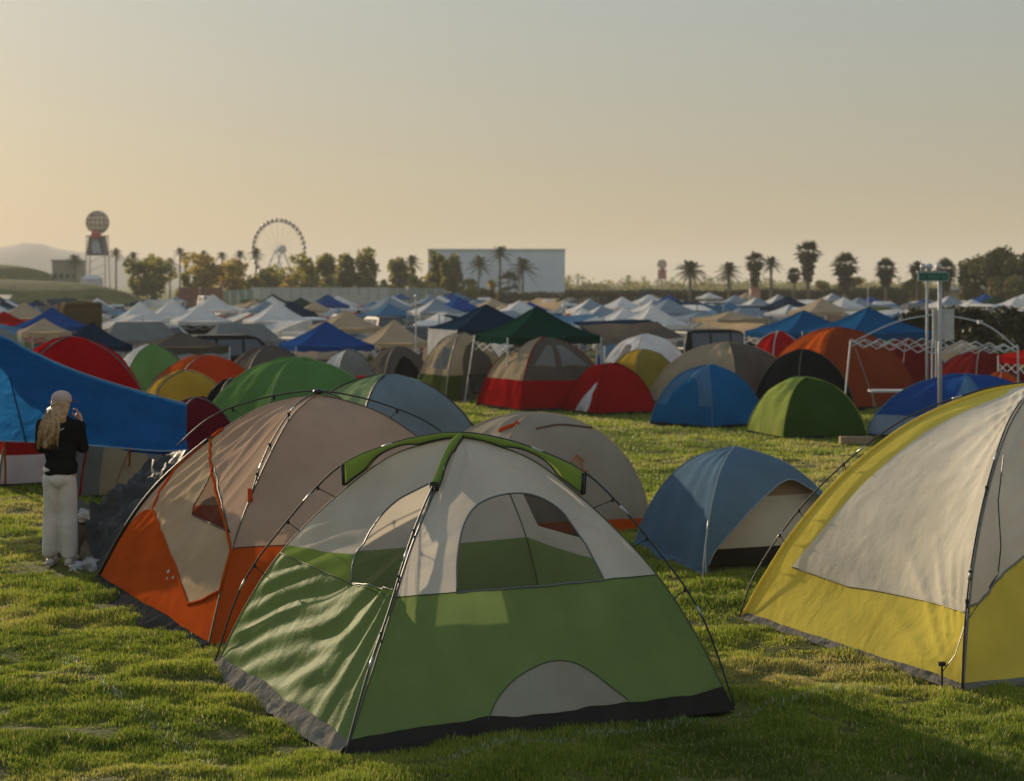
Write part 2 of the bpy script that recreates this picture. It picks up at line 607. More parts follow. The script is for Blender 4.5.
GROUND = ground_mat('turf_ground', .62); BANK = ground_mat('turf_bank', .6)
xs = np.concatenate([[-5000, -2500, -1200, -600, -300, -150, -80, -45, -28, -20], np.arange(-15, 15.01, .17), [20, 28, 45, 80, 150, 300, 600, 1200, 2500, 5000]])
ys = np.concatenate([[-400, -150, -60, -20, 0, 5, 8], np.arange(9, 36, .17), np.arange(36, 62, .6), [66, 70, 75, 80, 85, 90, 95, 100, 108, 116, 130, 170, 220, 300, 400, 600, 900, 1400, 2200, 3500, 5500]])
grid_obj('ground', xs, ys, gz, GROUND)

# ------------------------------------------------------------------ grass: blades in front, thinner with distance
def grass_mat():
    m = bpy.data.materials.new('grass_blades'); nt, N, L = nodes_of(m)
    out = N.new('ShaderNodeOutputMaterial'); p = N.new('ShaderNodeBsdfPrincipled'); p.inputs['Roughness'].default_value = .5
    p.inputs['Specular IOR Level'].default_value = .3
    t = N.new('ShaderNodeBsdfTranslucent')
    at = N.new('ShaderNodeAttribute'); at.attribute_name = 'tone'
    r = N.new('ShaderNodeValToRGB'); e = r.color_ramp.elements
    e[0].position = 0; e[0].color = (.10, .145, .02, 1); e[1].position = 1; e[1].color = (.55, .56, .50, 1)
    for q, c in ((.3, (.215, .275, .03)), (.55, (.335, .385, .045)), (.72, (.48, .42, .09)), (.84, (.48, .40, .20)), (.9, (.5, .5, .42))):
        k = e.new(q); k.color = (*c, 1)
    L.new(at.outputs['Fac'], r.inputs['Fac'])
    L.new(r.outputs['Color'], p.inputs['Base Color']); L.new(r.outputs['Color'], t.inputs['Color'])
    mix = N.new('ShaderNodeMixShader'); mix.inputs['Fac'].default_value = .45
    L.new(p.outputs[0], mix.inputs[1]); L.new(t.outputs[0], mix.inputs[2]); L.new(mix.outputs[0], out.inputs['Surface'])
    return m


def seg_dist(x, y, a, b):
    ax, ay, bx, by = a.x, a.y, b.x, b.y
    L2 = (bx - ax) ** 2 + (by - ay) ** 2
    t = np.clip(((x - ax) * (bx - ax) + (y - ay) * (by - ay)) / L2, 0, 1)
    return np.hypot(x - ax - t * (bx - ax), y - ay - t * (by - ay))


FOOT = []        # tent footprints the grass keeps clear of


def build_grass(n=1350000):
    # uniform in 1/distance: even on screen, and simply denser near the standing point
    inv = RNG.uniform(1 / 62, 1 / 9.9, n); d = 1 / inv
    x = RNG.uniform(-1, 1, n) * (d * .30 + 2.6); y = d
    clump = fbm(x * 2.2 + 11, y * 2.2 + 31, 3); patch = fbm(x * .5 + 3, y * .5 + 8, 3)
    tuft = fbm(x * 7 + 1, y * 7, 2)
    keep = (clump * .6 + tuft * .5 + RNG.uniform(-.11, .14, n)) > .445
    for poly in FOOT:
        P = [(p.x, p.y) for p in poly]
        ins = np.zeros(n, bool); j = len(P) - 1
        for i in range(len(P)):
            xi, yi = P[i]; xj, yj = P[j]
            ins ^= ((yi > y) != (yj > y)) & (x < (xj - xi) * (y - yi) / (yj - yi + 1e-12) + xi)
            j = i
        keep &= ~ins
    x, y, d, clump, patch, tuft = (q[keep] for q in (x, y, d, clump, patch, tuft)); n = len(x)
    z = gz(x, y)
    hgt = (.012 + .042 * np.clip(clump * 1.9 - .55, 0, 1) + .04 * np.clip(tuft - .45, 0, 1)) * RNG.uniform(.6, 1.35, n) * (1 + (d - 11) * .012)
    wid = (.0036 + .00036 * d) * RNG.uniform(.6, 1.3, n)
    an = RNG.uniform(0, 2 * np.pi, n); ln = RNG.uniform(.1, .9, n) * hgt; la = RNG.uniform(0, 2 * np.pi, n)
    cx, sx = np.cos(an) * wid, np.sin(an) * wid
    v0 = np.stack([x - cx, y - sx, z - .012], -1); v1 = np.stack([x + cx, y + sx, z - .012], -1)
    v2 = np.stack([x + np.cos(la) * ln, y + np.sin(la) * ln, z + hgt], -1)
    co = np.stack([v0, v1, v2], 1).reshape(-1).astype(np.float32)
    tone = np.clip(.33 + (patch - .5) * 1.5 + RNG.normal(0, .13, n) - (clump - .5) * .35 + .13 * np.clip((d - 16) / 14, 0, 1), 0.02, .8)  # tone also rises with distance, standing for sunlit blade tips
    dry = RNG.random(n) < .07
    tone[dry] = RNG.uniform(.72, .86, dry.sum())
    for a, b, wdt, pr in (((440, 761), (880, 687), .05, .24), ((58, 655), (235, 781), .06, .16)):
        q = seg_dist(x, y, gp(*a), gp(*b)) + RNG.normal(0, .03, n)
        c = (q < wdt) & (RNG.random(n) < pr)
        tone[c] = RNG.uniform(.88, 1.0, c.sum())
    me = bpy.data.meshes.new('grass')
    me.vertices.add(3 * n); me.vertices.foreach_set('co', co)
    me.loops.add(3 * n); me.loops.foreach_set('vertex_index', np.arange(3 * n, dtype=np.int32))
    me.polygons.add(n); me.polygons.foreach_set('loop_start', np.arange(0, 3 * n, 3, dtype=np.int32))
    at = me.attributes.new('tone', 'FLOAT', 'FACE'); at.data.foreach_set('value', tone.astype(np.float32))
    me.materials.append(grass_mat()); me.update(); me.validate()
    o = bpy.data.objects.new('grass', me); COL.objects.link(o)
    o['kind'] = 'stuff'; o['label'] = 'short tufted sunlit lawn between the tents'; o['category'] = 'grass'
# ------------------------------------------------------------------ cloths
OLIVE = fabric('green_nylon', (.25, .335, .11), tr=.42, rough=.55, wr=.5, spec=.02)
LEAF = fabric('light_green_nylon', (.30, .40, .09), tr=.4, rough=.45, wr=.25)
CREAM = fabric('cream_nylon', (.74, .66, .54), tr=.44, rough=.5, wr=.22)
GREYW = fabric('pale_grey_nylon', (.76, .68, .575), tr=.42, rough=.5, wr=.45)
STONE = fabric('stone_grey_nylon', (.36, .33, .25), tr=.2, rough=.6)
DARKF = fabric('dark_floor_cloth', (.036, .032, .028), tr=.05, rough=.5, wr=.5, scale=6)
SILVERF = fabric('silver_grey_floor_cloth', (.20, .185, .155), tr=.1, rough=.45, wr=.9, scale=7)
ARCH_SHADE = fabric('arch_shade_nylon', (.40, .275, .18), tr=.30, rough=.5, wr=.22)
TAUPE = fabric('taupe_nylon', (.58, .40, .28), tr=.36, rough=.5, wr=.22)
SAND = fabric('sand_nylon', (.68, .51, .32), tr=.42, rough=.5, wr=.35)
ORANGE = fabric('orange_nylon', (.62, .105, .018), tr=.33, rough=.42, wr=.3)
REDOR = fabric('red_orange_nylon', (.55, .06, .015), tr=.3, rough=.45)
BLUEG = fabric('slate_blue_nylon', (.13, .21, .29), tr=.32, rough=.42, wr=.35)
BLUEP = fabric('pale_blue_nylon', (.30, .36, .40), tr=.25, rough=.45, wr=.3)
YELLOW = fabric('yellow_nylon', (.82, .68, .13), tr=.4, rough=.45, wr=.5)
WHITEF = fabric('white_nylon', (.78, .72, .60), tr=.36, rough=.5, wr=.3, scale=4)
PIPE = solid('dark_piping', (.02, .022, .02), rough=.6)
POLEM = solid('grey_fibreglass_pole', (.035, .035, .036), rough=.5, spec=.3)
BLACKP = solid('black_plastic', (.012, .012, .012), rough=.4)
METAL = solid('bare_metal', (.38, .38, .37), rough=.45, metal=.8, var=.05)
NET = netting('window_netting', (.10, .09, .075), .22)
NETD = netting('dark_window_netting', (.03, .03, .028), .55)
LOGO_W = solid('white_print', (.6, .58, .52), rough=.7)
LOGO_O = solid('orange_print', (.45, .12, .03), rough=.7)


def ridge_fold(u, v, uf, vf, k, ph, amp, pw=3):
    """tension folds fanning out of a point"""
    du, dv = (u - uf) * 2.7, (v - vf) * 2.2
    r = math.hypot(du, dv); th = math.atan2(dv, du)
    x = th * k + ph + 1.3 * (n1(u * 3 + 7, v * 3 + 2, 2) - .5)
    s = .5 + .5 * math.sin(x)
    return amp * (s ** pw) * smooth01(r / .25) * math.exp(-((r - 1.0) / 1.3) ** 2)


def edge_fade(u, v):
    return smooth01(u / .06) * smooth01((1 - u) / .06) * smooth01(v / .04) * smooth01((1 - v) / .1)


def pole_parts(D, i, root, prof=POLE, lift=0.0, r=.0075, mat=POLEM, out=.012, tips=True, prof2=None):
    p = D.pole(i, prof, lift, 30, out, prof2)
    mb = MB(); mb.tube(p, r, 7)
    o = mb.build('pole', mat, root, smooth=True)
    if tips:
        for k in (7, 16, 24, len(p) - 8, len(p) - 17, len(p) - 25):   # the metal sleeves between pole sections
            a = p[k]; d = (p[k + 1] - p[k]).normalized()
            f = MB(); f.tube([a - d * .045, a + d * .045], r * 1.25, 7)
            f.build('pole_ferrule', METAL, o, smooth=True)
    return p


def clips(D, i, root, vs, prof=POLE, out=.012, r=.006, size=.018):
    """black hooks holding the cloth to the pole"""
    c = D.c[i % 4]; span = (Vector((c.x, c.y, 0)) - Vector((D.a.x, D.a.y, 0))).length
    pa = Prof(prof, span, D.h)
    for v in vs:
        a = D.ridge_pts(i, v, v, 1, None, 0)[0]
        z = (a.z - D.z0) / D.h
        vb = pa.v_of_z(min(1, z + .035)); b = D.ridge_pts(i, vb, vb, 1, pa, out)[0]
        mb = MB(); mb.tube([a, lerp(a, b, .5), b], [r * .8, r * .55, r * .8], 5)
        d = (b - a); d = d.normalized() if d.length > 1e-6 else V3(0, 0, 1)
        mb.box(b - d * .004, (size, size, size * 1.5))
        mb.build('pole_clip', BLACKP, root)


def skirt_band(D, f, root, mat, h=.12, out=.05, rough=.02, seed=0, name='floor_skirt', step=.04, parent=None):
    """crumpled edge of the floor sheet showing below a wall"""
    a, b = D.c[f], D.c[(f + 1) % 4]; W = (b - a).length
    n = int(W / step); m = 5
    nrm = Vector(((b - a).y, -(b - a).x, 0)).normalized()
    V = []; Fc = []
    for i in range(n + 1):
        u = i / n
        top = D.P(f, u, D.pr[f].v_of_z(h * (1 + .5 * (n1(u * 9 + seed, 3) - .5)) / D.h), .006)
        bot = lerp(a, b, u); bot = Vector((bot.x, bot.y, -.01)) + nrm * out * (1 + 1.2 * (n1(u * 14 + seed, 9) - .5))
        for j in range(m + 1):
            t = j / m
            p = lerp(bot, top, t) + nrm * (rough * (n1(u * W * 9 + seed, t * 3.1, 3) - .5) * 2.4 * math.sin(math.pi * (t * .85 + .15)))
            V.append(p)
    for i in range(n):
        for j in range(m):
            k = i * (m + 1) + j
            Fc.append((k, k + m + 1, k + m + 2, k + 1))
    return mesh_obj(name, V, Fc, mat, parent or root)


def stake(pt, root, name='tent_stake', h=.16, lean=V3(.03, .02, 0)):
    mb = MB(); pt = Vector(pt)
    mb.tube([pt + V3(0, 0, -.05), pt + V3(0, 0, h) + lean], .008, 6)
    mb.box(pt + V3(0, 0, h) + lean, (.05, .03, .03))
    return mb.build(name, BLACKP, root)


# ------------------------------------------------------------------ 1. the green and cream tent in front
def front_tent():
    N, Rr, L = gp(345, 757), gp(733, 708), gp(215, 668)
    B = L + Rr - N
    ap = dp(460, 437, (L.y + Rr.y) / 2); ap.x = (L.x + Rr.x) / 2
    t = thing('dome_tent', 'green and cream dome tent with arched mesh windows, nearest of all the tents', 'tent', (L + Rr) / 2)
    PN = [(1, 0), (.80, .235), (.66, .40), (.53, .56), (.42, .675), (.235, .83), (.1, .94), (0, 1)]
    PNP = [(1, 0), (.82, .25), (.66, .425), (.53, .59), (.42, .71), (.235, .865), (.1, .975), (0, 1.01)]
    D = Dome(t, [N, Rr, B, L], ap, profs={0: PN})
    FOOT.append(D.c)
    D.sag = [-.03, -.02, -.02, -.07]

    def dl(u, v):
        k = edge_fade(u, v)
        fold = ridge_fold(u, v, 1.03, .60, 21, .4, .036, 2) + ridge_fold(u, v, 1.0, .60, 37, 1.4, .010, 2)
        band = math.sin(6.2 * 4.2 * (v * 1.25 - u * .62) + 5 * n1(u * 2.2, v * 2.2)) ** 2
        return k * ((fold + .016 * band * smooth01((.9 - u) / .3)) * smooth01((.62 - v) / .16) + .006 * (n1(u * 6, v * 6) - .5))

    def df(u, v):
        k = edge_fade(u, v)
        return k * (.022 * (n1(u * 3.2 + 4, v * 2.2) - .5) + .010 * math.sin(u * 34 + 9 * n1(u * 3, v * 1.5)) * smooth01((.56 - v) / .3) * (.4 + n1(u * 5, 3)) + ridge_fold(u, v, 0, .56, 12, .2, .012) + ridge_fold(u, v, 1, .5, 12, .9, .012))
    D.disp[3] = dl; D.disp[0] = df
    D.disp[1] = D.disp[2] = lambda u, v: edge_fade(u, v) * .02 * (n1(u * 4, v * 4) - .5)

    vz = D.pr[0].v_of_z
    f0 = D.poly(0, [(398, 597), (655, 575)])
    seam0 = [(0, f0[0][1]), (1, f0[1][1])]
    win0 = D.poly(0, spl2([(457, 593), (458, 558), (463, 528), (474, 507), (492, 496), (515, 493), (540, 497), (561, 511), (580, 535), (595, 560), (605, 579)]))
    vent0 = D.poly(0, spl2([(487, 722), (497, 700), (514, 680), (534, 667), (553, 661), (575, 662), (594, 672), (612, 687), (628, 700)]) + [(562, 722)])
    sk0 = [(0, 0), (1, 0), (1, vz(.10 / D.h)), (0, vz(.09 / D.h))]
    front = [('upper_wall', GREYW, None),
             ('lower_wall', OLIVE, [(0, 0), (1, 0), seam0[1], (.5, lerp(seam0[0][1], seam0[1][1], .5)), seam0[0]]),
             ('vent', STONE, vent0), ('window', NET, win0)]
    g3 = D.poly(3, [(296, 556), (357, 553), (289, 559), (350, 582), (398, 596)])
    vl = g3[0][1]; vn = seam0[0][1]
    band_top = [(0, vl + .005), (g3[1][0], g3[1][1])]
    left = [('upper_wall', CREAM, None),
            ('light_band', LEAF, [(0, vl - .02), g3[3], (1, vn), (1, vn + .01), (g3[1][0] + .25, g3[1][1] + .03), g3[1], (0, vl + .015)]),
            ('lower_wall', OLIVE, [(0, 0), (1, 0), (1, vn), g3[3], (0, vl - .015)]),
            ('side_window', NET, D.poly(3, spl2([(345, 579), (352, 556), (361, 533), (375, 511), (393, 495), (413, 486), (436, 479)]) + [(428, 510), (414, 548), (399, 592)]))]
    back = [('upper_wall', CREAM, None), ('lower_wall', OLIVE, [(0, 0), (1, 0), (1, vn * .86), (0, vn * .86)]),
            ('back_window', NETD, [(.18, vn + .02), (.82, vn + .02), (.78, .70), (.66, .78), (.5, .80), (.34, .78), (.22, .70)])]
    side = [('upper_wall', CREAM, None), ('lower_wall', OLIVE, [(0, 0), (1, 0), (1, vn * .86), (0, vn * .86)]),
            ('end_window', NETD, [(.70, vn + .02), (.98, vn + .02), (.95, .74), (.84, .78), (.74, .74)])]
    D.build({3: left}, .024); D.build({0: front}, .035)
    D.build({1: back, 2: side}, .12)
    # seam lines and window piping
    mb = MB()
    D.seam(mb, 0, win0, .007, closed=True)
    D.seam(mb, 3, left[3][2], .007, closed=True)
    mb.build('window_piping', solid('grey_piping', (.13, .14, .14), rough=.5), t, smooth=True)
    mb = MB()
    D.seam(mb, 0, seam0, .004); D.seam(mb, 3, [(0, vl - .015), g3[3], (1, vn)], .004)
    D.seam(mb, 0, vent0[:-1], .004)
    for i in range(4): mb.tube(D.ridge_pts(i, .0, .97, 40), .006, 5)
    mb.build('seam', solid('green_seam', (.06, .08, .035), rough=.6), t, smooth=True)
    # floor edge
    for f in (0, 1): skirt_band(D, f, t, DARKF, .10, .02, .006, f * 7)
    for f in (3, 2): skirt_band(D, f, t, SILVERF, .10, .06, .028, f * 5 + 1, step=.03)  # silver-grey edge on these two sides, dark on the others
    mb = MB(); mb.add([c + V3(0, 0, .022) for c in D.c], [(0, 1, 2, 3)]); mb.build('groundsheet', DARKF, t)
    # poles and hooks
    pA = pole_parts(D, 0, t, lift=.0, prof=PNP, prof2=POLE); pB = pole_parts(D, 1, t, lift=.016)
    for i in range(4): clips(D, i, t, (.30, .46, .60), prof=PNP if i == 0 else POLE)
    # light green sleeve that carries each pole over the top, cut away in an arch
    for i in range(4):
        c = D.c[i]; span = (Vector((c.x, c.y, 0)) - Vector((D.a.x, D.a.y, 0))).length
        pp = Prof(PNP if i == 0 else POLE, span, D.h)
        s0 = .26 if i == 0 else .46
        n = 44; V = []; Fc = []
        d = Vector((c.x - D.a.x, c.y - D.a.y, 0)).normalized(); nr = Vector((-d.y, d.x, 0))
        rows = []
        for k in range(n + 1):
            s_ = s0 * (1 - k / n) + .0
            va = float(np.interp(-s_, -pp.s, pp.t)); vb = float(np.interp(-s_, -D.pr[i].s, D.pr[i].t))
            top = D.ridge_pts(i, va, va, 1, pp, .012)[0] + V3(0, 0, .012)
            bot = D.ridge_pts(i, vb, vb, 1)[0]
            q = (s_ - s0 * .33) / (s0 * .5)
            cut = 0 if not 0 < q < 1 else .62 * (1 - abs(2 * q - 1) ** 2.6)
            low = lerp(bot, top, max(.16, cut))
            rows.append((top, low))
        for top, low in rows:
            w = .022
            mid = lerp(top, low, .45)
            V += [low + nr * w * .5, mid + nr * w, top + nr * .014, top + V3(0, 0, .004), top - nr * .014, mid - nr * w, low - nr * w * .5]
        for k in range(n):
            for j in range(6):
                a = k * 7 + j; Fc.append((a, a + 1, a + 8, a + 7))
        sl_ = mesh_obj('pole_sleeve', V, Fc, LEAF, t)
        e = MB()
        for sg in (1, -1): e.tube([low + nr * sg * .02 for _, low in rows], .006, 5)
        e.tube([rows[0][0] + nr * .02, rows[0][1] + nr * .02], .014, 5); e.tube([rows[0][0] - nr * .02, rows[0][1] - nr * .02], .014, 5)
        e.build('sleeve_binding', PIPE, sl_, smooth=True)
    return D


def spl2(pts, n=5):
    P = spline([(a, b, 0) for a, b in pts], n)
    return [(p.x, p.y) for p in P]


# ------------------------------------------------------------------ 2. the orange and tan tent
def orange_tent():
    N, L = gp(207, 651), gp(97, 581)
    e = (L - N); nr = Vector((-e.y, e.x, 0)).normalized(); nr = nr if nr.x > 0 else -nr
    Rr = N + nr * 3.22; B = L + nr * 3.22
    C = (L + Rr) / 2
    ap = dp(314, 395, C.y); ap.x = C.x
    t = thing('dome_tent', 'orange and tan dome tent with its door zipped, behind the nearest green tent', 'tent', C)
    D = Dome(t, [N, Rr, B, L], ap); FOOT.append(D.c)
    D.sag = [-.05, -.03, -.03, -.05]
    def dd(u, v):
        k = edge_fade(u, v)
        return k * (.02 * (n1(u * 4 + 2, v * 3, 2) - .5) + ridge_fold(u, v, .55, .12, 17, .3, .012) + ridge_fold(u, v, 0, .02, 26, .5, .018))
    D.disp[3] = dd
    D.disp[0] = lambda u, v: edge_fade(u, v) * .03 * (n1(u * 3 + 9, v * 3) - .5)
    p = lambda *a: D.poly(3, list(a))
    vo = D.poly(0, [(234, 548)])[0][1]
    front = [('upper_wall', TAUPE, None), ('lower_wall', ORANGE, [(0, 0), (1, 0), (1, vo), (0, vo)])]
    door = p((203, 436), (228, 530), (233, 552), (230, 575), (219, 590), (203, 600), (187, 604), (172, 562), (152, 508), (176, 470))
    win = p((213, 465), (231, 533), (189, 513))
    trim = p((198, 424), (208, 428), (239, 545), (236, 575), (222, 597), (205, 612), (192, 628), (206, 640), (207, 651), (98, 581), (151, 506), (154, 514), (174, 562), (189, 601), (204, 597), (220, 586), (228, 572), (231, 552), (226, 530), (202, 438))
    left = [('upper_wall', TAUPE, None),
            ('side_wall', SAND, p((203, 424), (150, 510), (152, 520), (240, 560), (229, 530))),
            ('lower_wall', ORANGE, [(0, 0), (1, 0), (1, vo)] + p((236, 556), (222, 575), (187, 575), (152, 508), (140, 512)) + [(0, vo * .72)]),
            ('door', SAND, door), ('door_window', NETD, win)]
    D.build({3: left}, .045); D.build({0: front}, .07)
    D.build({1: [('upper_wall', TAUPE, None), ('lower_wall', ORANGE, [(0, 0), (1, 0), (1, vo), (0, vo)])],
             2: [('upper_wall', TAUPE, None), ('lower_wall', ORANGE, [(0, 0), (1, 0), (1, vo), (0, vo)])]}, .16)
    # orange zip tape round the door
    mb = MB()
    D.seam(mb, 3, door, .014, .006, closed=True)
    D.seam(mb, 3, p((200, 424), (203, 436)), .022, .006)
    mb.build('door_zip', ORANGE, t, smooth=True)
    mb = MB(); D.seam(mb, 3, win, .006, .006, closed=True); mb.build('window_piping', PIPE, t, smooth=True)
    mb = MB()
    for i in (0, 1, 3): mb.tube(D.ridge_pts(i, 0, .98, 40), .008, 5)
    D.seam(mb, 0, [(0, vo), (1, vo)], .005)
    mb.build('seam', solid('brown_seam', (.10, .065, .04), rough=.6), t, smooth=True)
    pole_parts(D, 0, t, prof=[(1, 0), (.86, .22), (.73, .43), (.535, .745), (.27, .945), (.1, 1.0), (0, 1.01)], prof2=POLE)
    pth = D.pole(1, POLE, .018, 30, .012)
    MB().tube(pth[:46], .0085, 7).build('pole', POLEM, t, smooth=True)
    MB().tube(D.ridge_pts(3, 0, .62, 30, None, .012), .024, 7).build('edge_binding', BLACKP, t, smooth=True)
    clips(D, 1, t, (.25, .38, .5, .62, .76), size=.024)
    clips(D, 0, t, (.25, .38, .5, .62, .76), size=.024, prof=[(1, 0), (.86, .22), (.73, .43), (.535, .745), (.27, .945), (.1, 1.0), (0, 1.01)])
    clips(D, 3, t, (.74, .84), size=.024)
    # crossing hub of the poles
    mb = MB(); mb.sphere(ap + V3(0, 0, .03), (.05, .05, .03), 10, 6); mb.build('pole_hub', BLACKP, t, smooth=True)
    # crumpled ground cloth hanging out under the wall
    skirt_band(D, 3, t, fabric('crumpled_black_sheet', (.035, .036, .036), tr=.02, rough=.32, wr=1.0, scale=9), .06, .14, .045, 4, name='ground_cloth')
    skirt_band(D, 0, t, DARKF, .05, .03, .01, 8)
    # guy line hanging with its runner on the front panel
    q = D.uv(0, 254, 497); a = D.P(0, *q, .02)
    mb = MB(); mb.tube([a, a + V3(.02, 0, -.10), a + V3(.0, -.01, -.22), a + V3(.06, -.01, -.30), a + V3(.10, 0, -.26)], .008, 5)
    mb.box(a + V3(.06, -.02, -.30), (.07, .02, .035), .3)
    mb.build('guy_line', BLACKP, t)
    q = D.uv(0, 253, 500); a = D.P(0, *q, .015)
    mb = MB(); mb.box(a + V3(0, 0, .03), (.035, .012, .12)); mb.build('webbing_tab', ORANGE, t)
    # small white maker's marks on the orange corner
    for px, py, s in ((166, 571, .03), (171, 577, .022), (165, 578, .02)):
        q = D.uv(3, px, py); c = D.P(3, *q, .007); nn = D.normal(3, *q); tx = (D.base(3, q[0] + .01, q[1]) - D.base(3, q[0], q[1])).normalized(); ty = nn.cross(tx)
        mb = MB().add([c - tx * s - ty * s * .5, c + tx * s - ty * s * .2, c + tx * s * .7 + ty * s * .9, c - tx * s * .5 + ty * s * .4], [(0, 1, 2, 3)])
        mb.build('maker_mark', LOGO_W, t)
    return D


# ------------------------------------------------------------------ 3. small beige tent behind the front one
def beige_tent():
    Rr = gp(650, 529); C = V3(.255, 22.0, 0); N = V3(-.28, 20.7, 0)
    L = C * 2 - Rr; B = C * 2 - N
    ap = dp(533, 412, 22.0); ap.x = dp(536, 412, 22).x
    t = thing('dome_tent', 'small beige dome tent with an orange print and orange hem, behind the green tent', 'tent', C)
    D = Dome(t, [N, Rr, B, L], ap, body=ROUND); FOOT.append(D.c)
    D.disp[3] = lambda u, v: edge_fade(u, v) * .07 * (n1(u * 5, v * 4) - .5)
    G = fabric('beige_fly', (.38, .33, .255), tr=.3, rough=.55)
    vo = D.pr[0].v_of_z(.10)
    ft = [('fly', G, None), ('hem', ORANGE, [(0, 0), (1, 0), (1, vo), (0, vo)])]
    D.build({f: ft for f in range(4)}, .08)
    mb = MB()
    for i in range(4): mb.tube(D.ridge_pts(i, 0, .99, 36), .007, 5)
    mb.build('seam', SAND, t, smooth=True)
    mb = MB(); D.seam(mb, 3, D.poly(3, [(500, 432), (528, 424)]), .03, .01); mb.build('vent_flap', ORANGE, t, smooth=True)
    mb = MB(); D.seam(mb, 0, D.poly(0, spl2([(536, 429), (560, 425), (592, 428)])), .012, .01); mb.build('vent_hem', solid('brown_trim', (.13, .06, .04)), t, smooth=True)
    # printed emblem: three strokes under an arch
    mb = MB()
    for k, (a, b) in enumerate((((570, 470), (573, 459)), ((576, 471), (578, 458)), ((583, 471), (581, 460)), ((568, 470), (588, 471)), ((571, 462), (576, 455)), ((576, 455), (584, 461)))):
        D.seam(mb, 0, D.poly(0, [a, b], ), .010, .006, n=4)
    mb.build('emblem', LOGO_O, t)
    return D


# ------------------------------------------------------------------ 4. slate blue tent with open awning
def blue_tent():
    N, L = gp(703, 574), gp(634, 546)
    Rr = dp(862, 566, 18.75); Rr.z = 0; B = L + Rr - N
    C = (L + Rr) / 2
    ap = dp(735, 446, 19.3)
    t = thing('dome_tent', 'slate blue dome tent with raised awning over a cream inner wall', 'tent', C)
    D = Dome(t, [N, Rr, B, L], ap, body=[(1, 0), (.935, .2), (.83, .42), (.67, .645), (.46, .835), (.23, .94), (0, 1)]); FOOT.append(D.c)
    D.disp[3] = lambda u, v: edge_fade(u, v) * (.035 * (n1(u * 4, v * 2, 2) - .5) + .010 * math.sin(u * 26 + 8 * n1(u, v)) * (1 - v))
    arch = D.poly(0, spl2([(708, 566), (716, 550), (735, 528), (757, 504), (787, 480), (810, 489), (826, 502), (838, 530), (846, 560)])) 
    arch = [(.03, 0)] + arch + [(.97, 0)]
    D.build({3: [('fly', BLUEG, None)], 0: [('fly', BLUEG, None), (None, BLUEG, arch)]}, .06)
    D.build({1: [('fly', BLUEG, None)], 2: [('fly', BLUEG, None)]}, .12)
    mb = MB()
    for i in range(4): mb.tube(D.ridge_pts(i, 0, .99, 36), .007, 5)
    D.seam(mb, 0, arch[1:-1], .008)
    mb.build('seam', BLUEP, t, smooth=True)
    # pale patch of cloth on the lit shoulder
    # cream inner tent standing inside
    off = (C - (N + Rr) / 2).normalized() * .30
    I = Dome(t, [lerp(N, C, .10) + off, lerp(Rr, C, .06) + off, lerp(B, C, .1), lerp(L, C, .1)], ap - V3(0, -.1, .10), body=ROUND)
    ze = I.pr[0].v_of_z(.62)
    acc = I.build({0: [('arch_shade', ARCH_SHADE, None), ('inner_wall', CREAM, [(0, I.pr[0].v_of_z(.16)), (1, I.pr[0].v_of_z(.16)), (1, ze), (0, ze)]), ('ground_shade', DARKF, [(0, 0), (1, 0), (1, I.pr[0].v_of_z(.16)), (0, I.pr[0].v_of_z(.16))])]}, .1)  # dark tan top and black foot: shade under the arch put into colour
    skirt_band(D, 3, t, BLUEG, .06, .03, .02, 3)
    mb = MB()
    mb.tube([D.ridge(0, .02), gp(702, 580)], .006, 5); mb.tube([D.ridge(0, .16), D.ridge(0, .01) + V3(.02, -.03, 0)], .006, 5)
    mb.build('guy_line', METAL, t)
    pl = MB(); pl.tube(D.ridge_pts(0, 0, .3, 10, None, .02), .008, 6); pl.build('pole', METAL, t, smooth=True)
    return D


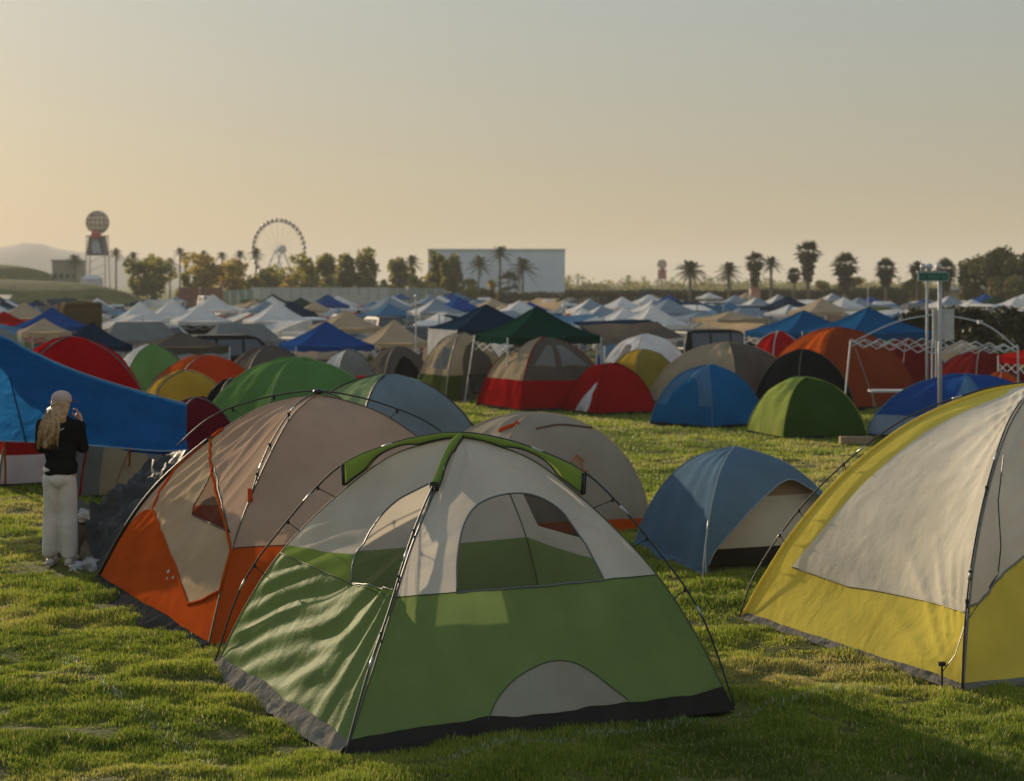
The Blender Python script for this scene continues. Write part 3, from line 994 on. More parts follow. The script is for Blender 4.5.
# ------------------------------------------------------------------ 5. yellow and white tent on the right
def yellow_tent():
    N, L = gp(963, 690), gp(743, 617)
    e = L - N; nr = Vector((-e.y, e.x, 0)).normalized(); nr = nr if nr.x > 0 else -nr
    Rr = N + nr * 3.8; B = L + nr * 3.8; C = (L + Rr) / 2
    ap = dp(1044, 383, C.y)
    t = thing('dome_tent', 'large white dome tent with yellow base and yellow edge, cut by the right border', 'tent', C)
    # ridges as they run in the picture: bulging walls
    D = Dome(t, [N, Rr, B, L], ap, body=MIDP, profs={3: [(1, 0), (.93, .16), (.82, .37), (.66, .60), (.44, .82), (.2, .955), (0, 1)],
             0: [(1, 0), (.955, .22), (.88, .43), (.72, .66), (.48, .86), (.2, .97), (0, 1)]}); FOOT.append(D.c)
    D.sag = [-.03, 0, 0, 0]

    def dl(u, v):
        k = edge_fade(u, v)
        fan = ridge_fold(u, v, 1.0, .0, 26, .2, .022) * smooth01((.32 - v) / .15) + ridge_fold(u, v, .97, 1.0, 22, .9, .010, 2) * smooth01((v - .3) / .2)
        x = n1(u * 24 + v * 9 + 2 * n1(u * 3, v * 3), v * 3.2 - u * 1.5, 2) - .5
        return k * (fan + ridge_fold(u, v, 1.0, .55, 40, .3, .006, 2) * smooth01((v - .2) / .3) * smooth01((u - .3) / .3) + .02 * (n1(u * 3, v * 2, 2) - .5))
    D.bend[3] = lambda u, v: -.19 * math.sin(math.pi * clamp(u) ** 1.25) * smooth01(v / .15) * smooth01((1 - v) / .25)
    D.disp[3] = dl
    D.disp[0] = lambda u, v: edge_fade(u, v) * (.05 * (n1(u * 7, v * 3) - .5) + ridge_fold(u, v, 0, .3, 16, .3, .03))
    q = D.poly(3, [(792, 567), (849, 587), (958, 609)])
    vl = .235
    # yellow sleeve band down the far edge of the left wall
    eb = D.poly(3, [(743, 617), (762, 598), (792, 567), (817, 536), (849, 499), (886, 463), (923, 434), (972, 409), (1006, 394)])
    band = [(0, 0)] + [(max(.02, u), v) for u, v in eb[2:]] + [(0, .995)]
    left = [('upper_wall', WHITEF, None), ('edge_band', YELLOW, band),
            ('lower_wall', YELLOW, [(0, 0), (1, 0), (1, q[2][1]), q[1], q[0], (0, q[0][1] * .95)])]
    d0 = D.poly(0, spl2([(969, 613), (985, 596), (1000, 577), (1024, 556)]))
    front = [('upper_wall', GREYW, None), ('lower_wall', YELLOW, [(0, 0), (1, 0), (1, .3), (.5, .36)] + d0[::-1] + [(0, q[2][1])])]
    D.build({3: left}, .04); D.build({0: front}, .06)
    D.build({1: [('upper_wall', WHITEF, None), ('lower_wall', YELLOW, [(0, 0), (1, 0), (1, .28), (0, .28)])],
             2: [('upper_wall', WHITEF, None), ('lower_wall', YELLOW, [(0, 0), (1, 0), (1, .28), (0, .28)])]}, .15)
    mb = MB()
    D.seam(mb, 3, [q[0], q[1], (1, q[2][1])], .007); mb.tube(D.ridge_pts(0, 0, .99, 40), .010, 6)
    D.seam(mb, 0, d0, .009)
    mb.build('seam', solid('grey_seam', (.2, .18, .14)), t, smooth=True)
    mb = MB(); mb.tube(D.ridge_pts(3, 0, .985, 40, None, .0), .022, 8); mb.build('edge_piping', YELLOW, t, smooth=True)
    prf = [(a, z) for a, z in [(1, 0), (.955, .16), (.85, .37), (.69, .60), (.46, .83), (.2, .965), (0, 1.01)]]
    pole_parts(D, 3, t, prof=prf, out=.03)
    pole_parts(D, 0, t, prof=[(1, 0), (.97, .22), (.895, .43), (.735, .66), (.49, .87), (.2, .98), (0, 1.01)], out=.025)
    clips(D, 3, t, (.14, .22, .30, .46), prof=prf, out=.03, size=.022)
    clips(D, 0, t, (.16, .22, .42), prof=[(1, 0), (.97, .22), (.895, .43), (.735, .66), (.49, .87), (.2, .98), (0, 1.01)], out=.025, size=.022)
    skirt_band(D, 3, t, SILVERF, .04, .03, .014, 2); skirt_band(D, 0, t, SILVERF, .05, .03, .015, 6)
    stake(gp(942, 686), t, lean=V3(0, 0, 0))
    mb = MB(); mb.tube([D.ridge(0, .15), lerp(D.ridge(0, .15), gp(948, 690), .5) + V3(-.02, 0, -.02), gp(942, 686) + V3(0, 0, .1)], .004, 5)
    a = D.P(0, .06, .30) + V3(0, -.06, 0); mb.tube([D.ridge(0, .55) + V3(.02, -.08, 0), lerp(D.ridge(0, .55), D.ridge(0, .30), .5) + V3(.05, -.11, 0), a + V3(0, -.03, 0), a + V3(-.02, -.03, -.2), D.ridge(0, .14)], .005, 5)
    mb.build('guy_line', BLACKP, t)
    return D


T1 = front_tent(); T2 = orange_tent(); T3 = beige_tent(); T4 = blue_tent(); T5 = yellow_tent()
# ------------------------------------------------------------------ voxel-joined figures
def blob(name, parts, mat, parent, voxel=.011, smooth=6, wrinkle=0.0, wscale=9):
    """one continuous surface from tapered limbs: parts are (p0, r0, p1, r1) or (centre, (rx, ry, rz))"""
    mb = MB()
    for q in parts:
        if len(q) == 2:
            mb.sphere(q[0], q[1], 18, 12)
        else:
            p0, r0, p1, r1 = q
            p0, p1 = Vector(p0), Vector(p1); d = (p1 - p0)
            n = max(3, int(d.length / .03)); pts = [lerp(p0, p1, k / n) for k in range(n + 1)]; rs = [lerp(r0, r1, k / n) for k in range(n + 1)]
            mb.tube(pts, rs, 14); mb.sphere(p0, r0, 14, 9); mb.sphere(p1, r1, 14, 9)
    base = WLOC[parent]
    me = bpy.data.meshes.new('t'); me.from_pydata([v - base for v in mb.V], [], mb.F); me.update()
    o = bpy.data.objects.new('t', me); COL.objects.link(o)
    m = o.modifiers.new('r', 'REMESH'); m.mode = 'VOXEL'; m.voxel_size = voxel
    s = o.modifiers.new('s', 'SMOOTH'); s.iterations = smooth; s.factor = .5
    bpy.context.view_layer.update()
    dg = bpy.context.evaluated_depsgraph_get()
    ev = bpy.data.meshes.new_from_object(o.evaluated_get(dg))
    bpy.data.objects.remove(o); bpy.data.meshes.remove(me)
    if wrinkle:
        n = len(ev.vertices); co = np.empty(n * 3); no = np.empty(n * 3)
        ev.vertices.foreach_get('co', co); ev.vertices.foreach_get('normal', no)
        co = co.reshape(-1, 3); no = no.reshape(-1, 3)
        d = (fbm(co[:, 0] * wscale + co[:, 2] * 2, co[:, 2] * wscale * .8 + co[:, 1] * wscale * .7, 3) - .5) * wrinkle
        co = co + no * d[:, None]; ev.vertices.foreach_set('co', co.reshape(-1))
    ev.name = name; ev.materials.clear(); ev.materials.append(mat)
    ev.polygons.foreach_set('use_smooth', [True] * len(ev.polygons)); ev.update()
    r = bpy.data.objects.new(name, ev); COL.objects.link(r); r.parent = parent; WLOC[r] = base
    return r


def person():
    f = gp(60, 566); f.z = .015
    FOOT.append([f + V3(x, y, 0) for x, y in ((-.2, -.32), (.24, -.32), (.24, .25), (-.2, .25))])
    t = thing('person', 'person in black jacket, cream trousers and pale cap, back turned, hand raised to the face', 'person', f)
    P = lambda x, y, z: f + V3(x, y, z)
    SKIN = solid('skin', (.42, .24, .16), rough=.5, var=.06)
    HAIR = solid('blond_hair', (.38, .25, .12), rough=.45, var=.35, scale=40, bump=.5)
    CAP = fabric('pale_pink_cotton', (.50, .38, .33), tr=.05, rough=.8)
    JACK = fabric('black_jacket_cloth', (.012, .013, .014), tr=.0, rough=.65, wr=.5, scale=9)
    TROU = fabric('cream_trouser_cloth', (.68, .62, .54), tr=.08, rough=.8, wr=.3, scale=8)
    SHOE = solid('white_shoe', (.45, .40, .36), rough=.6)
    # the body, one surface: head, neck, arms, hands, trunk, legs, feet
    el, ha = P(.215, .08, 1.19), P(.165, .20, 1.46)     # right elbow and wrist, raised to the face
    el2, ha2 = P(-.215, .06, 1.20), P(-.10, .28, 1.28)
    body = [(P(.01, .03, 1.665), (.078, .098, .115)), (P(.01, .05, 1.60), .062, P(.0, .075, 1.575), .045),
            (P(0, .0, 1.46), .05, P(0, .015, 1.60), .05),
            (P(0, 0, 1.35), (.175, .10, .16)), (P(0, 0, 1.15), (.14, .09, .2)), (P(0, 0, .98), (.145, .10, .14)),
            (P(.17, 0, 1.44), .052, el, .042), (el, .041, ha, .028),
            (P(-.17, 0, 1.44), .052, el2, .042), (el2, .041, ha2, .028),
            (P(.085, 0, .92), .085, P(.085, .0, .5), .055), (P(.085, 0, .5), .053, P(.095, -.01, .08), .036),
            (P(-.085, 0, .92), .085, P(-.085, .0, .5), .055), (P(-.085, 0, .5), .053, P(-.095, -.01, .08), .036),
            (P(.095, -.02, .05), .036, P(.12, .14, .04), .034), (P(-.095, -.02, .05), .036, P(-.10, .14, .04), .034),
            (P(.01, .135, 1.65), .012, P(.01, .145, 1.635), .016),                     # nose
            (P(.088, .03, 1.655), (.012, .02, .03)), (P(-.068, .03, 1.655), (.012, .02, .03))]
    palm = lerp(ha, P(.13, .33, 1.65), .5)
    body += [(ha, .027, P(.14, .205, 1.525), .033)]
    for k in range(4):                                    # fingers closing on the phone
        a = P(.145 - .004 * k, .19 + .018 * k, 1.545); b = a + V3(-.02, .012, .038 - .004 * abs(k - 1)); c = b + V3(-.034, -.004, .010)
        body += [(a, .0095, b, .0085), (b, .0085, c, .0075)]
    a = P(.13, .18, 1.50); body += [(a, .011, a + V3(-.035, -.005, .03), .0095), (a + V3(-.035, -.005, .03), .0095, a + V3(-.045, .0, .058), .008)]
    blob('body', body, SKIN, t, .0075, 3)
    # hair: a mass under the cap and long strands over the left shoulder blade
    hr = [(P(.005, -.005, 1.64), (.098, .10, .12)), (P(-.06, -.03, 1.56), .07, P(-.105, -.10, 1.42), .062), (P(-.10, -.10, 1.44), .062, P(-.115, -.125, 1.24), .034),
          (P(-.02, -.075, 1.58), .06, P(-.035, -.115, 1.44), .055), (P(-.035, -.115, 1.44), .055, P(-.06, -.125, 1.27), .03), (P(.05, -.06, 1.58), .05, P(.045, -.09, 1.48), .03),
          (P(-.09, .0, 1.58), .05, P(-.135, -.04, 1.42), .045)]
    hair = blob('hair', hr, HAIR, t, .009, 4, .02, 30)
    rr = random.Random(3); mb = MB()
    for k in range(80):
        x = rr.uniform(-.18, .06); z0 = rr.uniform(1.44, 1.60); z1 = rr.uniform(1.19, 1.36)
        y0 = -.105 + rr.uniform(-.02, .01)
        mb.tube([P(x * .55 - .01, y0 + .02, z0 + .03), P(x * .85 - .02, y0 - .035, lerp(z0, z1, .5)), P(x - .03, y0 - .04 + rr.uniform(-.01, .01), z1)], [.006, .008, .002], 4)
    mb.build('hair_strands', HAIR, hair, smooth=True)
    cp = blob('cap', [(P(.01, .022, 1.712), (.104, .117, .085)), (P(.01, .022, 1.69), (.106, .118, .035))], CAP, t, .009, 4)
    mb = MB(); V = []; Fc = []
    for i in range(9):
        an = R(lerp(-62, 62, i / 8)); r0, r1 = .10, .19
        for r_ in (r0, r1):
            for dz in (0, .008): V.append(P(.01 + math.sin(an) * r_ * .9, .022 + math.cos(an) * r_ * 1.05, 1.69 + dz - (.02 if r_ == r1 else 0)))
    for i in range(8):
        k = i * 4; Fc += [(k, k + 4, k + 6, k + 2), (k + 1, k + 3, k + 7, k + 5), (k + 2, k + 6, k + 7, k + 3)]
    mesh_obj('cap_peak', V, Fc, CAP, cp)
    # jacket with sleeves
    jk = [(P(0, 0, 1.38), (.205, .135, .17)), (P(0, .0, 1.18), (.168, .125, .24)), (P(.01, .0, 1.01), (.172, .138, .13)), (P(0, 0, .955), (.175, .14, .05)),
          (P(0, 0, 1.50), (.10, .085, .06)), (P(.03, -.05, 1.46), .06, P(-.06, -.05, 1.46), .06),
          (P(.17, 0, 1.435), .073, P(.215, .08, 1.20), .064), (P(.215, .08, 1.20), .064, P(.17, .19, 1.42), .050),
          (P(-.17, 0, 1.435), .073, P(-.205, .05, 1.21), .064), (P(-.205, .05, 1.21), .062, P(-.115, .25, 1.27), .05)]
    j = blob('jacket', jk, JACK, t, .011, 4, .035, 8)
    mb = MB(); c = P(.035, -.142, 1.405)
    mb.add([c + V3(-.045, .0, -.012), c + V3(.01, -.0, .002), c + V3(.045, .004, .022), c + V3(.035, .004, .004), c + V3(.0, .0, -.012)], [(0, 1, 2, 3, 4)])
    mb.build('jacket_print', LOGO_W, j)
    # wide trousers
    tr = [(P(0, 0, .975), (.168, .132, .09)), (P(.0, -.015, .88), (.155, .125, .10)), (P(.075, -.01, .88), .098, P(.084, .0, .5), .091), (P(.084, 0, .5), .091, P(.094, .0, .13), .092),
          (P(-.075, -.01, .88), .098, P(-.086, .0, .5), .088), (P(-.086, 0, .5), .088, P(-.100, -.01, .15), .089), (P(.096, 0, .10), (.086, .09, .06)), (P(-.105, -.01, .12), (.082, .085, .06))]
    blob('trousers', tr, TROU, t, .011, 5, .032, 5)
    for sx, dx in ((1, .112), (-1, -.10)):
        sh = blob('shoe', [(P(dx - sx * .01, -.05, .035), .042, P(dx + sx * .01, .16, .04), .046), (P(dx, .05, .05), (.05, .10, .045))], SHOE, t, .009, 3)
        mb = MB(); mb.box(P(dx, .05, .012), (.10, .29, .022)); mb.build('sole', solid('shoe_sole', (.25, .22, .2)), sh)


person()


# ------------------------------------------------------------------ blue tarp shelter at the left
def tarp_shelter():
    t = thing('tarp_shelter', 'big blue tarp stretched on orange poles over tents at left', 'tarp', at(60, 25))
    up = spline([dp(-120, 318, 25.6), dp(-50, 322, 25.5), dp(0, 335, 25.3), dp(30, 350, 25.1), dp(62, 365, 24.9), dp(100, 379, 24.7), dp(150, 394, 24.4), dp(187, 404, 24.2)], 8)
    lo = spline([dp(-120, 440, 24.3), dp(-50, 440, 24.2), dp(0, 441, 24), dp(30, 442, 23.9), dp(60, 443, 23.8), dp(120, 448, 23.6), dp(160, 451, 23.5), dp(188, 450, 23.4)], 8)
    n = min(len(up), len(lo)); m = 26
    V = []; Fc = []
    for i in range(n):
        for j in range(m + 1):
            v = j / m; u = i / (n - 1)
            p = lerp(up[i], lo[i], v)
            sag = math.sin(math.pi * v)
            k = .10 * sag * (.4 + u) + .26 * (n1(u * 5 + v * 3, v * 4 - u * 3, 3) - .5) * sag + .10 * math.sin(24 * (u * .55 + v * .5) + 6 * n1(u * 3, v * 3)) * sag * (.25 + smooth01((u - .3) / .3)) * n1(u * 6 + 2, v * 4)
            V.append(p + V3(0, -.4, -.9).normalized() * k)
    for i in range(n - 1):
        for j in range(m):
            a = i * (m + 1) + j; Fc.append((a, a + 1, a + m + 2, a + m + 1))
    TB = fabric('blue_tarp', (.02, .155, .40), tr=.55, rough=.4, wr=1.3, scale=4)
    mesh_obj('tarp_sheet', V, Fc, TB, t)
    # added second sheet, its darkness stands for shade on the upper right
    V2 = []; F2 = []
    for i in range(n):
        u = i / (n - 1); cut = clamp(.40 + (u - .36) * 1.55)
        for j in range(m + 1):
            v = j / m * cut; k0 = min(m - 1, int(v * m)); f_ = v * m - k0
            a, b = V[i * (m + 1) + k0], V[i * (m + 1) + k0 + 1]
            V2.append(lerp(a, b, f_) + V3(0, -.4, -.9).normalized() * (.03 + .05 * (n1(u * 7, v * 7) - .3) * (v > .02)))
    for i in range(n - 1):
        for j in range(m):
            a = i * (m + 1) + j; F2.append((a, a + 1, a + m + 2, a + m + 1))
    mesh_obj('shade_layer', V2, F2, fabric('shaded_blue_tarp', (.016, .085, .26), tr=.12, rough=.45, wr=1.5, scale=4), t)
    HEM = fabric('tarp_hem_cloth', (.24, .33, .45), tr=.2)
    for side, ed in ((0, up), (1, lo)):
        mb = MB(); mb.tube([p + V3(0, -.01, 0) for p in ed], .012, 6); mb.build('hem', HEM, t, smooth=True)
    OP = solid('orange_pole_paint', (.45, .14, .03), rough=.5)
    for a, b in ((dp(4, 441, 24), gp(5, 487)), (dp(130, 449, 23.55), gp(128, 480))):
        mb = MB(); mb.tube([a, lerp(a, b, .5) + V3(.01, 0, 0), b], .018, 7); mb.build('pole', OP, t, smooth=True)
    mb = MB(); a = dp(130, 449, 23.5); mb.tube([a, gp(112, 492)], .008, 5); mb.build('guy_line', OP, t)
    mb = MB(); mb.tube([dp(10, 378, 24.55), dp(26, 442, 23.85)], .012, 6); mb.build('seam', fabric('dark_tarp_seam', (.01, .05, .13)), t)
    return t


tarp_shelter()


# ------------------------------------------------------------------ black plastic sheet and the heap of packing beside the orange tent
def crumple(name, label, cat, c, sz, mat, seed, amp=.35, fq=2.4, group=None):
    """a heap of cloth: a low dome pushed into folds"""
    n, m = 44, 16
    V = []; Fc = []
    for j in range(m + 1):
        th = (math.pi / 2) * j / m
        for i in range(n):
            ph = 2 * math.pi * i / n
            d = Vector((math.cos(ph) * math.sin(th), math.sin(ph) * math.sin(th), math.cos(th)))
            q = n1(d.x * fq + seed * 3.1, d.y * fq + d.z * 1.7 + seed, 3) - .5
            rdg = abs(math.sin(7 * n1(d.x * fq * .8 + seed, d.y * fq * .8 - d.z * fq + 4, 2)))
            k = 1 + amp * (q * 1.6 + .5 * (rdg - .5))
            V.append(Vector(c) + Vector((d.x * sz[0] * k, d.y * sz[1] * k, max(-.02, d.z * sz[2] * k - .02))))
    for j in range(m):
        for i in range(n):
            Fc.append((j * n + i, (j + 1) * n + i, (j + 1) * n + (i + 1) % n, j * n + (i + 1) % n))
    o = mesh_obj(name, V, Fc, mat, None, c)
    return tag(o, label, cat, group)


BLKP = fabric('black_plastic_sheet', (.05, .05, .05), tr=.0, rough=.6, wr=.9, scale=6, spec=.12)
def plastic_sheet():
    top = dp(188, 450, 19.0); tl = dp(150, 468, 19.6)
    A = [dp(186, 450, 18.85), dp(172, 474, 18.5), dp(150, 506, 18.2), dp(126, 540, 18.0), dp(100, 574, 17.9)]
    Bq = [dp(174, 452, 19.7), dp(146, 468, 19.6), dp(116, 486, 19.2), dp(94, 508, 19.0), dp(84, 538, 18.7)]
    A = spline(A, 8); Bq = spline(Bq, 8); n = len(A); m = 16; V = []; Fc = []
    for i in range(n):
        for j in range(m + 1):
            u, v = i / (n - 1), j / m
            p = lerp(A[i], Bq[i], v)
            k = .34 * (n1(u * 9 + 3, v * 6, 4) - .5) + .09 * abs(math.sin(13 * v + 9 * n1(u * 4, v * 3))) - .05 - .12 * math.sin(math.pi * v) * u
            V.append(p + V3(-.3, -.5, .8) * k * min(1, 4 * u + .1))
    for i in range(n - 1):
        for j in range(m):
            a = i * (m + 1) + j; Fc.append((a, a + m + 1, a + m + 2, a + 1))
    o = mesh_obj('plastic_sheet', V, Fc, BLKP, None, gp(130, 560))
    tag(o, 'black plastic sheet pulled down beside the orange tent', 'plastic sheet')


plastic_sheet()
crumple('cloth_bundle', 'dark grey folded tent cloth on the packing heap behind the person', 'bundle', at(100, 19.6), (.50, .5, .52), fabric('grey_bundle_cloth', (.085, .08, .07), tr=0, rough=.45, wr=.7, scale=6), 2, .4)
crumple('duffel_bag', 'khaki bag lying in front of the packing heap', 'bag', at(112, 18.9), (.36, .3, .30), fabric('khaki_bag_cloth', (.16, .13, .09), tr=0, rough=.7, wr=.6), 5, .25)
crumple('paper_bundle', 'crumpled white packaging lying on the grass by the heap', 'packaging', at(100, 18.4), (.26, .2, .12), fabric('white_wrapping', (.42, .41, .40), tr=.1, rough=.5, wr=.8, scale=9), 9, .6, 3.5)
crumple('plastic_bag', 'small white plastic bag on top of the packing heap', 'bag', at(94, 19.3, .40), (.19, .16, .12), fabric('white_wrapping', (.42, .41, .40)), 11, .6, 3.2)
# ------------------------------------------------------------------ the tents and canopies of the middle ground
FB = {}
def fb(name, col, **k):
    return fabric(name, col, **{**dict(tr=.38, rough=.55, wr=.7, scale=2.5), **k})


MWHITE = fb('white_polyester', (.78, .76, .74)); MTAN = fb('tan_polyester', (.50, .39, .25)); MGREY = fb('grey_polyester', (.25, .25, .235))
MRED = fb('red_polyester', (.42, .012, .014)); MDRED = fb('dark_red_polyester', (.20, .018, .018)); MGREEN = fb('green_polyester', (.14, .28, .085))
MPGREEN = fb('pale_green_polyester', (.30, .40, .19)); MDGREEN = fb('dark_green_polyester', (.012, .055, .038)); MOLIVE = fb('olive_polyester', (.10, .13, .035))
MBLUE = fb('royal_blue_polyester', (.022, .09, .31)); MNAVY = fb('navy_polyester', (.014, .04, .075)); MSKY = fb('sky_blue_polyester', (.015, .15, .34))
MORANGE = fb('orange_polyester', (.56, .10, .018)); MBROWN = fb('rust_polyester', (.30, .06, .022)); MYEL = fb('mustard_polyester', (.52, .33, .045))
MYOL = fb('yellow_olive_polyester', (.33, .26, .055)); MBLACK = fb('black_polyester', (.016, .018, .02)); MSLATE = fb('slate_polyester', (.23, .28, .32))
MSUNGREEN = fb('sunlit_green_polyester', (.36, .42, .10)); MBEIGE = fb('beige_polyester', (.54, .42, .28)); MBROWNG = fb('brown_grey_polyester', (.15, .125, .10))
MCYAN = fb('light_blue_polyester', (.10, .22, .36)); MSTEEL = fb('blue_grey_polyester', (.30, .36, .42)); MWINE = fb('wine_polyester', (.16, .012, .022))
WPOLE = solid('white_steel_tube', (.50, .50, .49), rough=.35, var=.05)
MTEAL = fb('teal_blue_polyester', (.015, .115, .27))
PLACED = []


def mtent(label, px, d, hd, ay, rot=26, lo=None, up=None, fr=.35, faces=None, prof=MIDP, asp=1.0, seam=None, door=None, group=None, name='dome_tent', step=.17, pole=False, hem=True):
    """hd: half diagonal in pixels, ay: pixel row of the top, rot: turn of the plan in degrees"""
    a = hd / F * d / math.sqrt(2)
    c = at(px, d); z0 = c.z
    t = thing(name, label, 'tent', c, group)
    r = R(rot); e1 = V3(math.cos(r), math.sin(r), 0) * a; e2 = V3(-math.sin(r), math.cos(r), 0) * a * asp
    cs = [c - e1 - e2, c + e1 - e2, c + e1 + e2, c - e1 + e2]
    D = Dome(t, cs, V3(c.x, c.y, H - (ay - HY) * d / F), body=prof, base_z=z0)
    sd_ = random.Random(label).random() * 50
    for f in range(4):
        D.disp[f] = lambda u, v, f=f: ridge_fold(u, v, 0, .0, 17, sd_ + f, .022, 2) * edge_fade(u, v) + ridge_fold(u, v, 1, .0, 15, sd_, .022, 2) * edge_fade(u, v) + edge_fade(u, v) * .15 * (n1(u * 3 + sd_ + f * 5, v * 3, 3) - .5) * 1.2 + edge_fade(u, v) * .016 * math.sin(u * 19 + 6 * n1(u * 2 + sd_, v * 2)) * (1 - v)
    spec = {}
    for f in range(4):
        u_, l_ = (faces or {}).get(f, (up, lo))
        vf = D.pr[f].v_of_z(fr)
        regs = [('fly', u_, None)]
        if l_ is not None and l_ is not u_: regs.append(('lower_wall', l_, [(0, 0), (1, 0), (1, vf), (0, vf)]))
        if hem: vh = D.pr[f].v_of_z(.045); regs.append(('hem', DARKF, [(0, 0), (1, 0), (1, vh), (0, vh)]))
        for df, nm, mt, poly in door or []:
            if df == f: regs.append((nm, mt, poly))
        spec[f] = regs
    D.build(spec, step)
    seam = seam or bpy.data.materials.get('seam_shade') or solid('seam_shade', (.09, .085, .08), rough=.7)
    if seam:
        mb = MB()
        for i in range(4): mb.tube(D.ridge_pts(i, 0, .99, 22), .016, 5)
        mb.build('seam', seam, t, smooth=True)
    if pole:
        for i in (0, 1):
            mb = MB(); mb.tube(D.pole(i, POLE, 0.01, 16, .02), .012, 5); mb.build('pole', POLEM, t, smooth=True)
    PLACED.append((c.x, c.y, a * 1.25))
    return D


ARCH = [(.2, .03), (.8, .03), (.78, .38), (.68, .55), (.5, .62), (.32, .55), (.22, .38)]
TRI = [(.12, .02), (.88, .02), (.5, .62)]
SL = fb('pale_seam_tape', (.42, .42, .34), tr=0)

# left cluster
mtent('big red dome tent with white base, behind the blue tarp at left', 70, 28.6, 116, 336, 24, MWHITE, MRED, .23, prof=MIDP)
mtent('grey dome tent with red edges, under the blue tarp behind the person', 112, 26.3, 66, 402, 30, MGREY, MGREY, seam=MRED, door=[(0, 'door', MTAN, ARCH)])
mtent('wine red dome tent between the blue tarp and the orange tent', 196, 28.0, 60, 397, 26, MWINE, MWINE)
mtent('wide green dome tent with pale seams, behind the orange and tan tent', 296, 32.5, 112, 357, 34, MGREEN, MGREEN, prof=MIDP, seam=MPGREEN)
mtent('black tent showing at the left end of the wide green tent', 232, 34.5, 44, 378, 26, MBLACK, MBLACK)
mtent('pale green tent with a wide grey end wall, behind the orange and tan tent', 386, 28.5, 112, 374, 33, MPGREEN, MPGREEN, prof=MIDP, faces={0: (MSLATE, MSLATE), 3: (MPGREEN, MPGREEN)}, seam=PIPE)
mtent('half white half green dome tent behind the blue tarp', 152, 42, 62, 344, 22, MGREEN, MGREEN, prof=MIDP, faces={3: (MWHITE, MWHITE), 2: (MWHITE, MWHITE)})
mtent('bright orange dome tent behind the mustard tent', 206, 40, 84, 355, 26, MORANGE, MORANGE, faces={0: (REDOR, REDOR)})
mtent('mustard yellow dome tent beside the wine red tent', 185, 36, 72, 370, 18, MYEL, MYEL)
mtent('brown grey dome tent behind the wide green tent', 269, 47, 62, 345, 26, MBROWNG, MBROWNG)
mtent('small pale grey dome tent with a grey doorway, under the royal blue canopy', 348, 52, 36, 349, 30, MWHITE, MGREY, .2, hem=False, prof=MIDP, faces={3: (MWHITE, MWHITE)}, door=[(0, 'door', MGREY, ARCH)])
mtent('brown tent in shade under the beige canopy beside the white canvas wall', 398, 58, 40, 346, 26, MBROWNG, MBROWNG, door=[(0, 'door', MBLACK, ARCH)])
# behind the lawn
mtent('tan and olive cabin dome tent with an arched doorway, under the navy canopy', 463, 54, 52, 333, 28, MOLIVE, MTAN, .38, prof=MIDP, pole=True, hem=False, door=[(0, 'door', MBROWNG, [(.22, .02), (.85, .02), (.82, .5), (.66, .68), (.5, .7), (.34, .66), (.24, .5)]), (3, 'door_window', MGREY, [(.3, .36), (.9, .36), (.8, .62), (.5, .64)])])
mtent('red and olive dome tent with dark windows, under the dark green canopy', 544, 49.5, 72, 337, 25, MRED, MOLIVE, .42, prof=MIDP, seam=MRED, faces={3: (MTAN, MRED), 0: (MBROWNG, MRED)}, door=[(0, 'front_window', MGREY, [(.10, .44), (.44, .44), (.45, .72), (.3, .72)]), (0, 'second_window', MGREY, [(.54, .44), (.9, .44), (.7, .72), (.56, .72)])])
mtent('small red dome tent with a white triangular door, beside the lawn', 610, 47.5, 48, 363, 26, MRED, MRED, seam=MDRED, door=[(3, 'door', MWHITE, [(.35, .03), (.75, .03), (.9, .55)])])
mtent('white cabin tent with a grey window, behind the yellow and olive tent', 646, 62, 52, 334, 26, MWHITE, MWHITE, prof=MIDP, seam=MBEIGE, door=[(3, 'window', MGREY, [(.3, .3), (.75, .3), (.75, .6), (.4, .62)])])
mtent('yellow and olive dome tent between the red and the bright blue tent', 643, 56, 42, 349, 30, MYOL, MYOL, faces={3: (MYEL, MYEL)}, prof=MIDP)
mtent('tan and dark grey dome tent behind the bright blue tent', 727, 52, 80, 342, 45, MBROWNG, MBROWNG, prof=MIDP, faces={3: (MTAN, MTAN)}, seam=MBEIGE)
mtent('bright blue dome tent with a lit left side, beside the lawn', 708, 42.5, 58, 365, 43, MSKY, MSKY, prof=MIDP, seam=MCYAN, faces={3: (MCYAN, MSKY)}, door=[(3, 'door', MSKY, ARCH)])  # paler upper cloth on the left face stands for sunlight
mtent('green dome tent with a lime lit door, at the far edge of the lawn', 806, 39, 64, 377, 15, None, MGREEN, .3, prof=MIDP, faces={0: (fb('bottle_green_polyester', (.05, .10, .022)), None), 3: (MSUNGREEN, None)}, seam=MSUNGREEN)  # sunlight on the left face put into the lime cloth colour
mtent('black dome tent between the green tent and the rust coloured tent', 803, 44.5, 54, 349, 30, MBLACK, MBLACK, prof=MIDP, seam=MBROWNG)
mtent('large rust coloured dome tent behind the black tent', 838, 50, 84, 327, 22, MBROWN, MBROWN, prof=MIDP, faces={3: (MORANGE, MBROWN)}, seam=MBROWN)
mtent('dark red tent behind the white canopy frame', 908, 53, 48, 338, 26, MDRED, MDRED, prof=MIDP)
mtent('bright red gazebo tent with white strips, behind the black tent', 778, 60, 36, 331, 26, MRED, MRED, faces={3: (MRED, MRED)}, seam=MWHITE, door=[(0, 'window', MWHITE, TRI)])
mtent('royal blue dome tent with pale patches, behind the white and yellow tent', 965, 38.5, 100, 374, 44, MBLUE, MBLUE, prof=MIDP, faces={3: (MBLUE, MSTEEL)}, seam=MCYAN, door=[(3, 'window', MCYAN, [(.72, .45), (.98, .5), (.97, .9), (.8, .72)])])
mtent('dark wine tent low behind the sign post at right', 980, 50, 58, 350, 26, MWINE, MDRED)
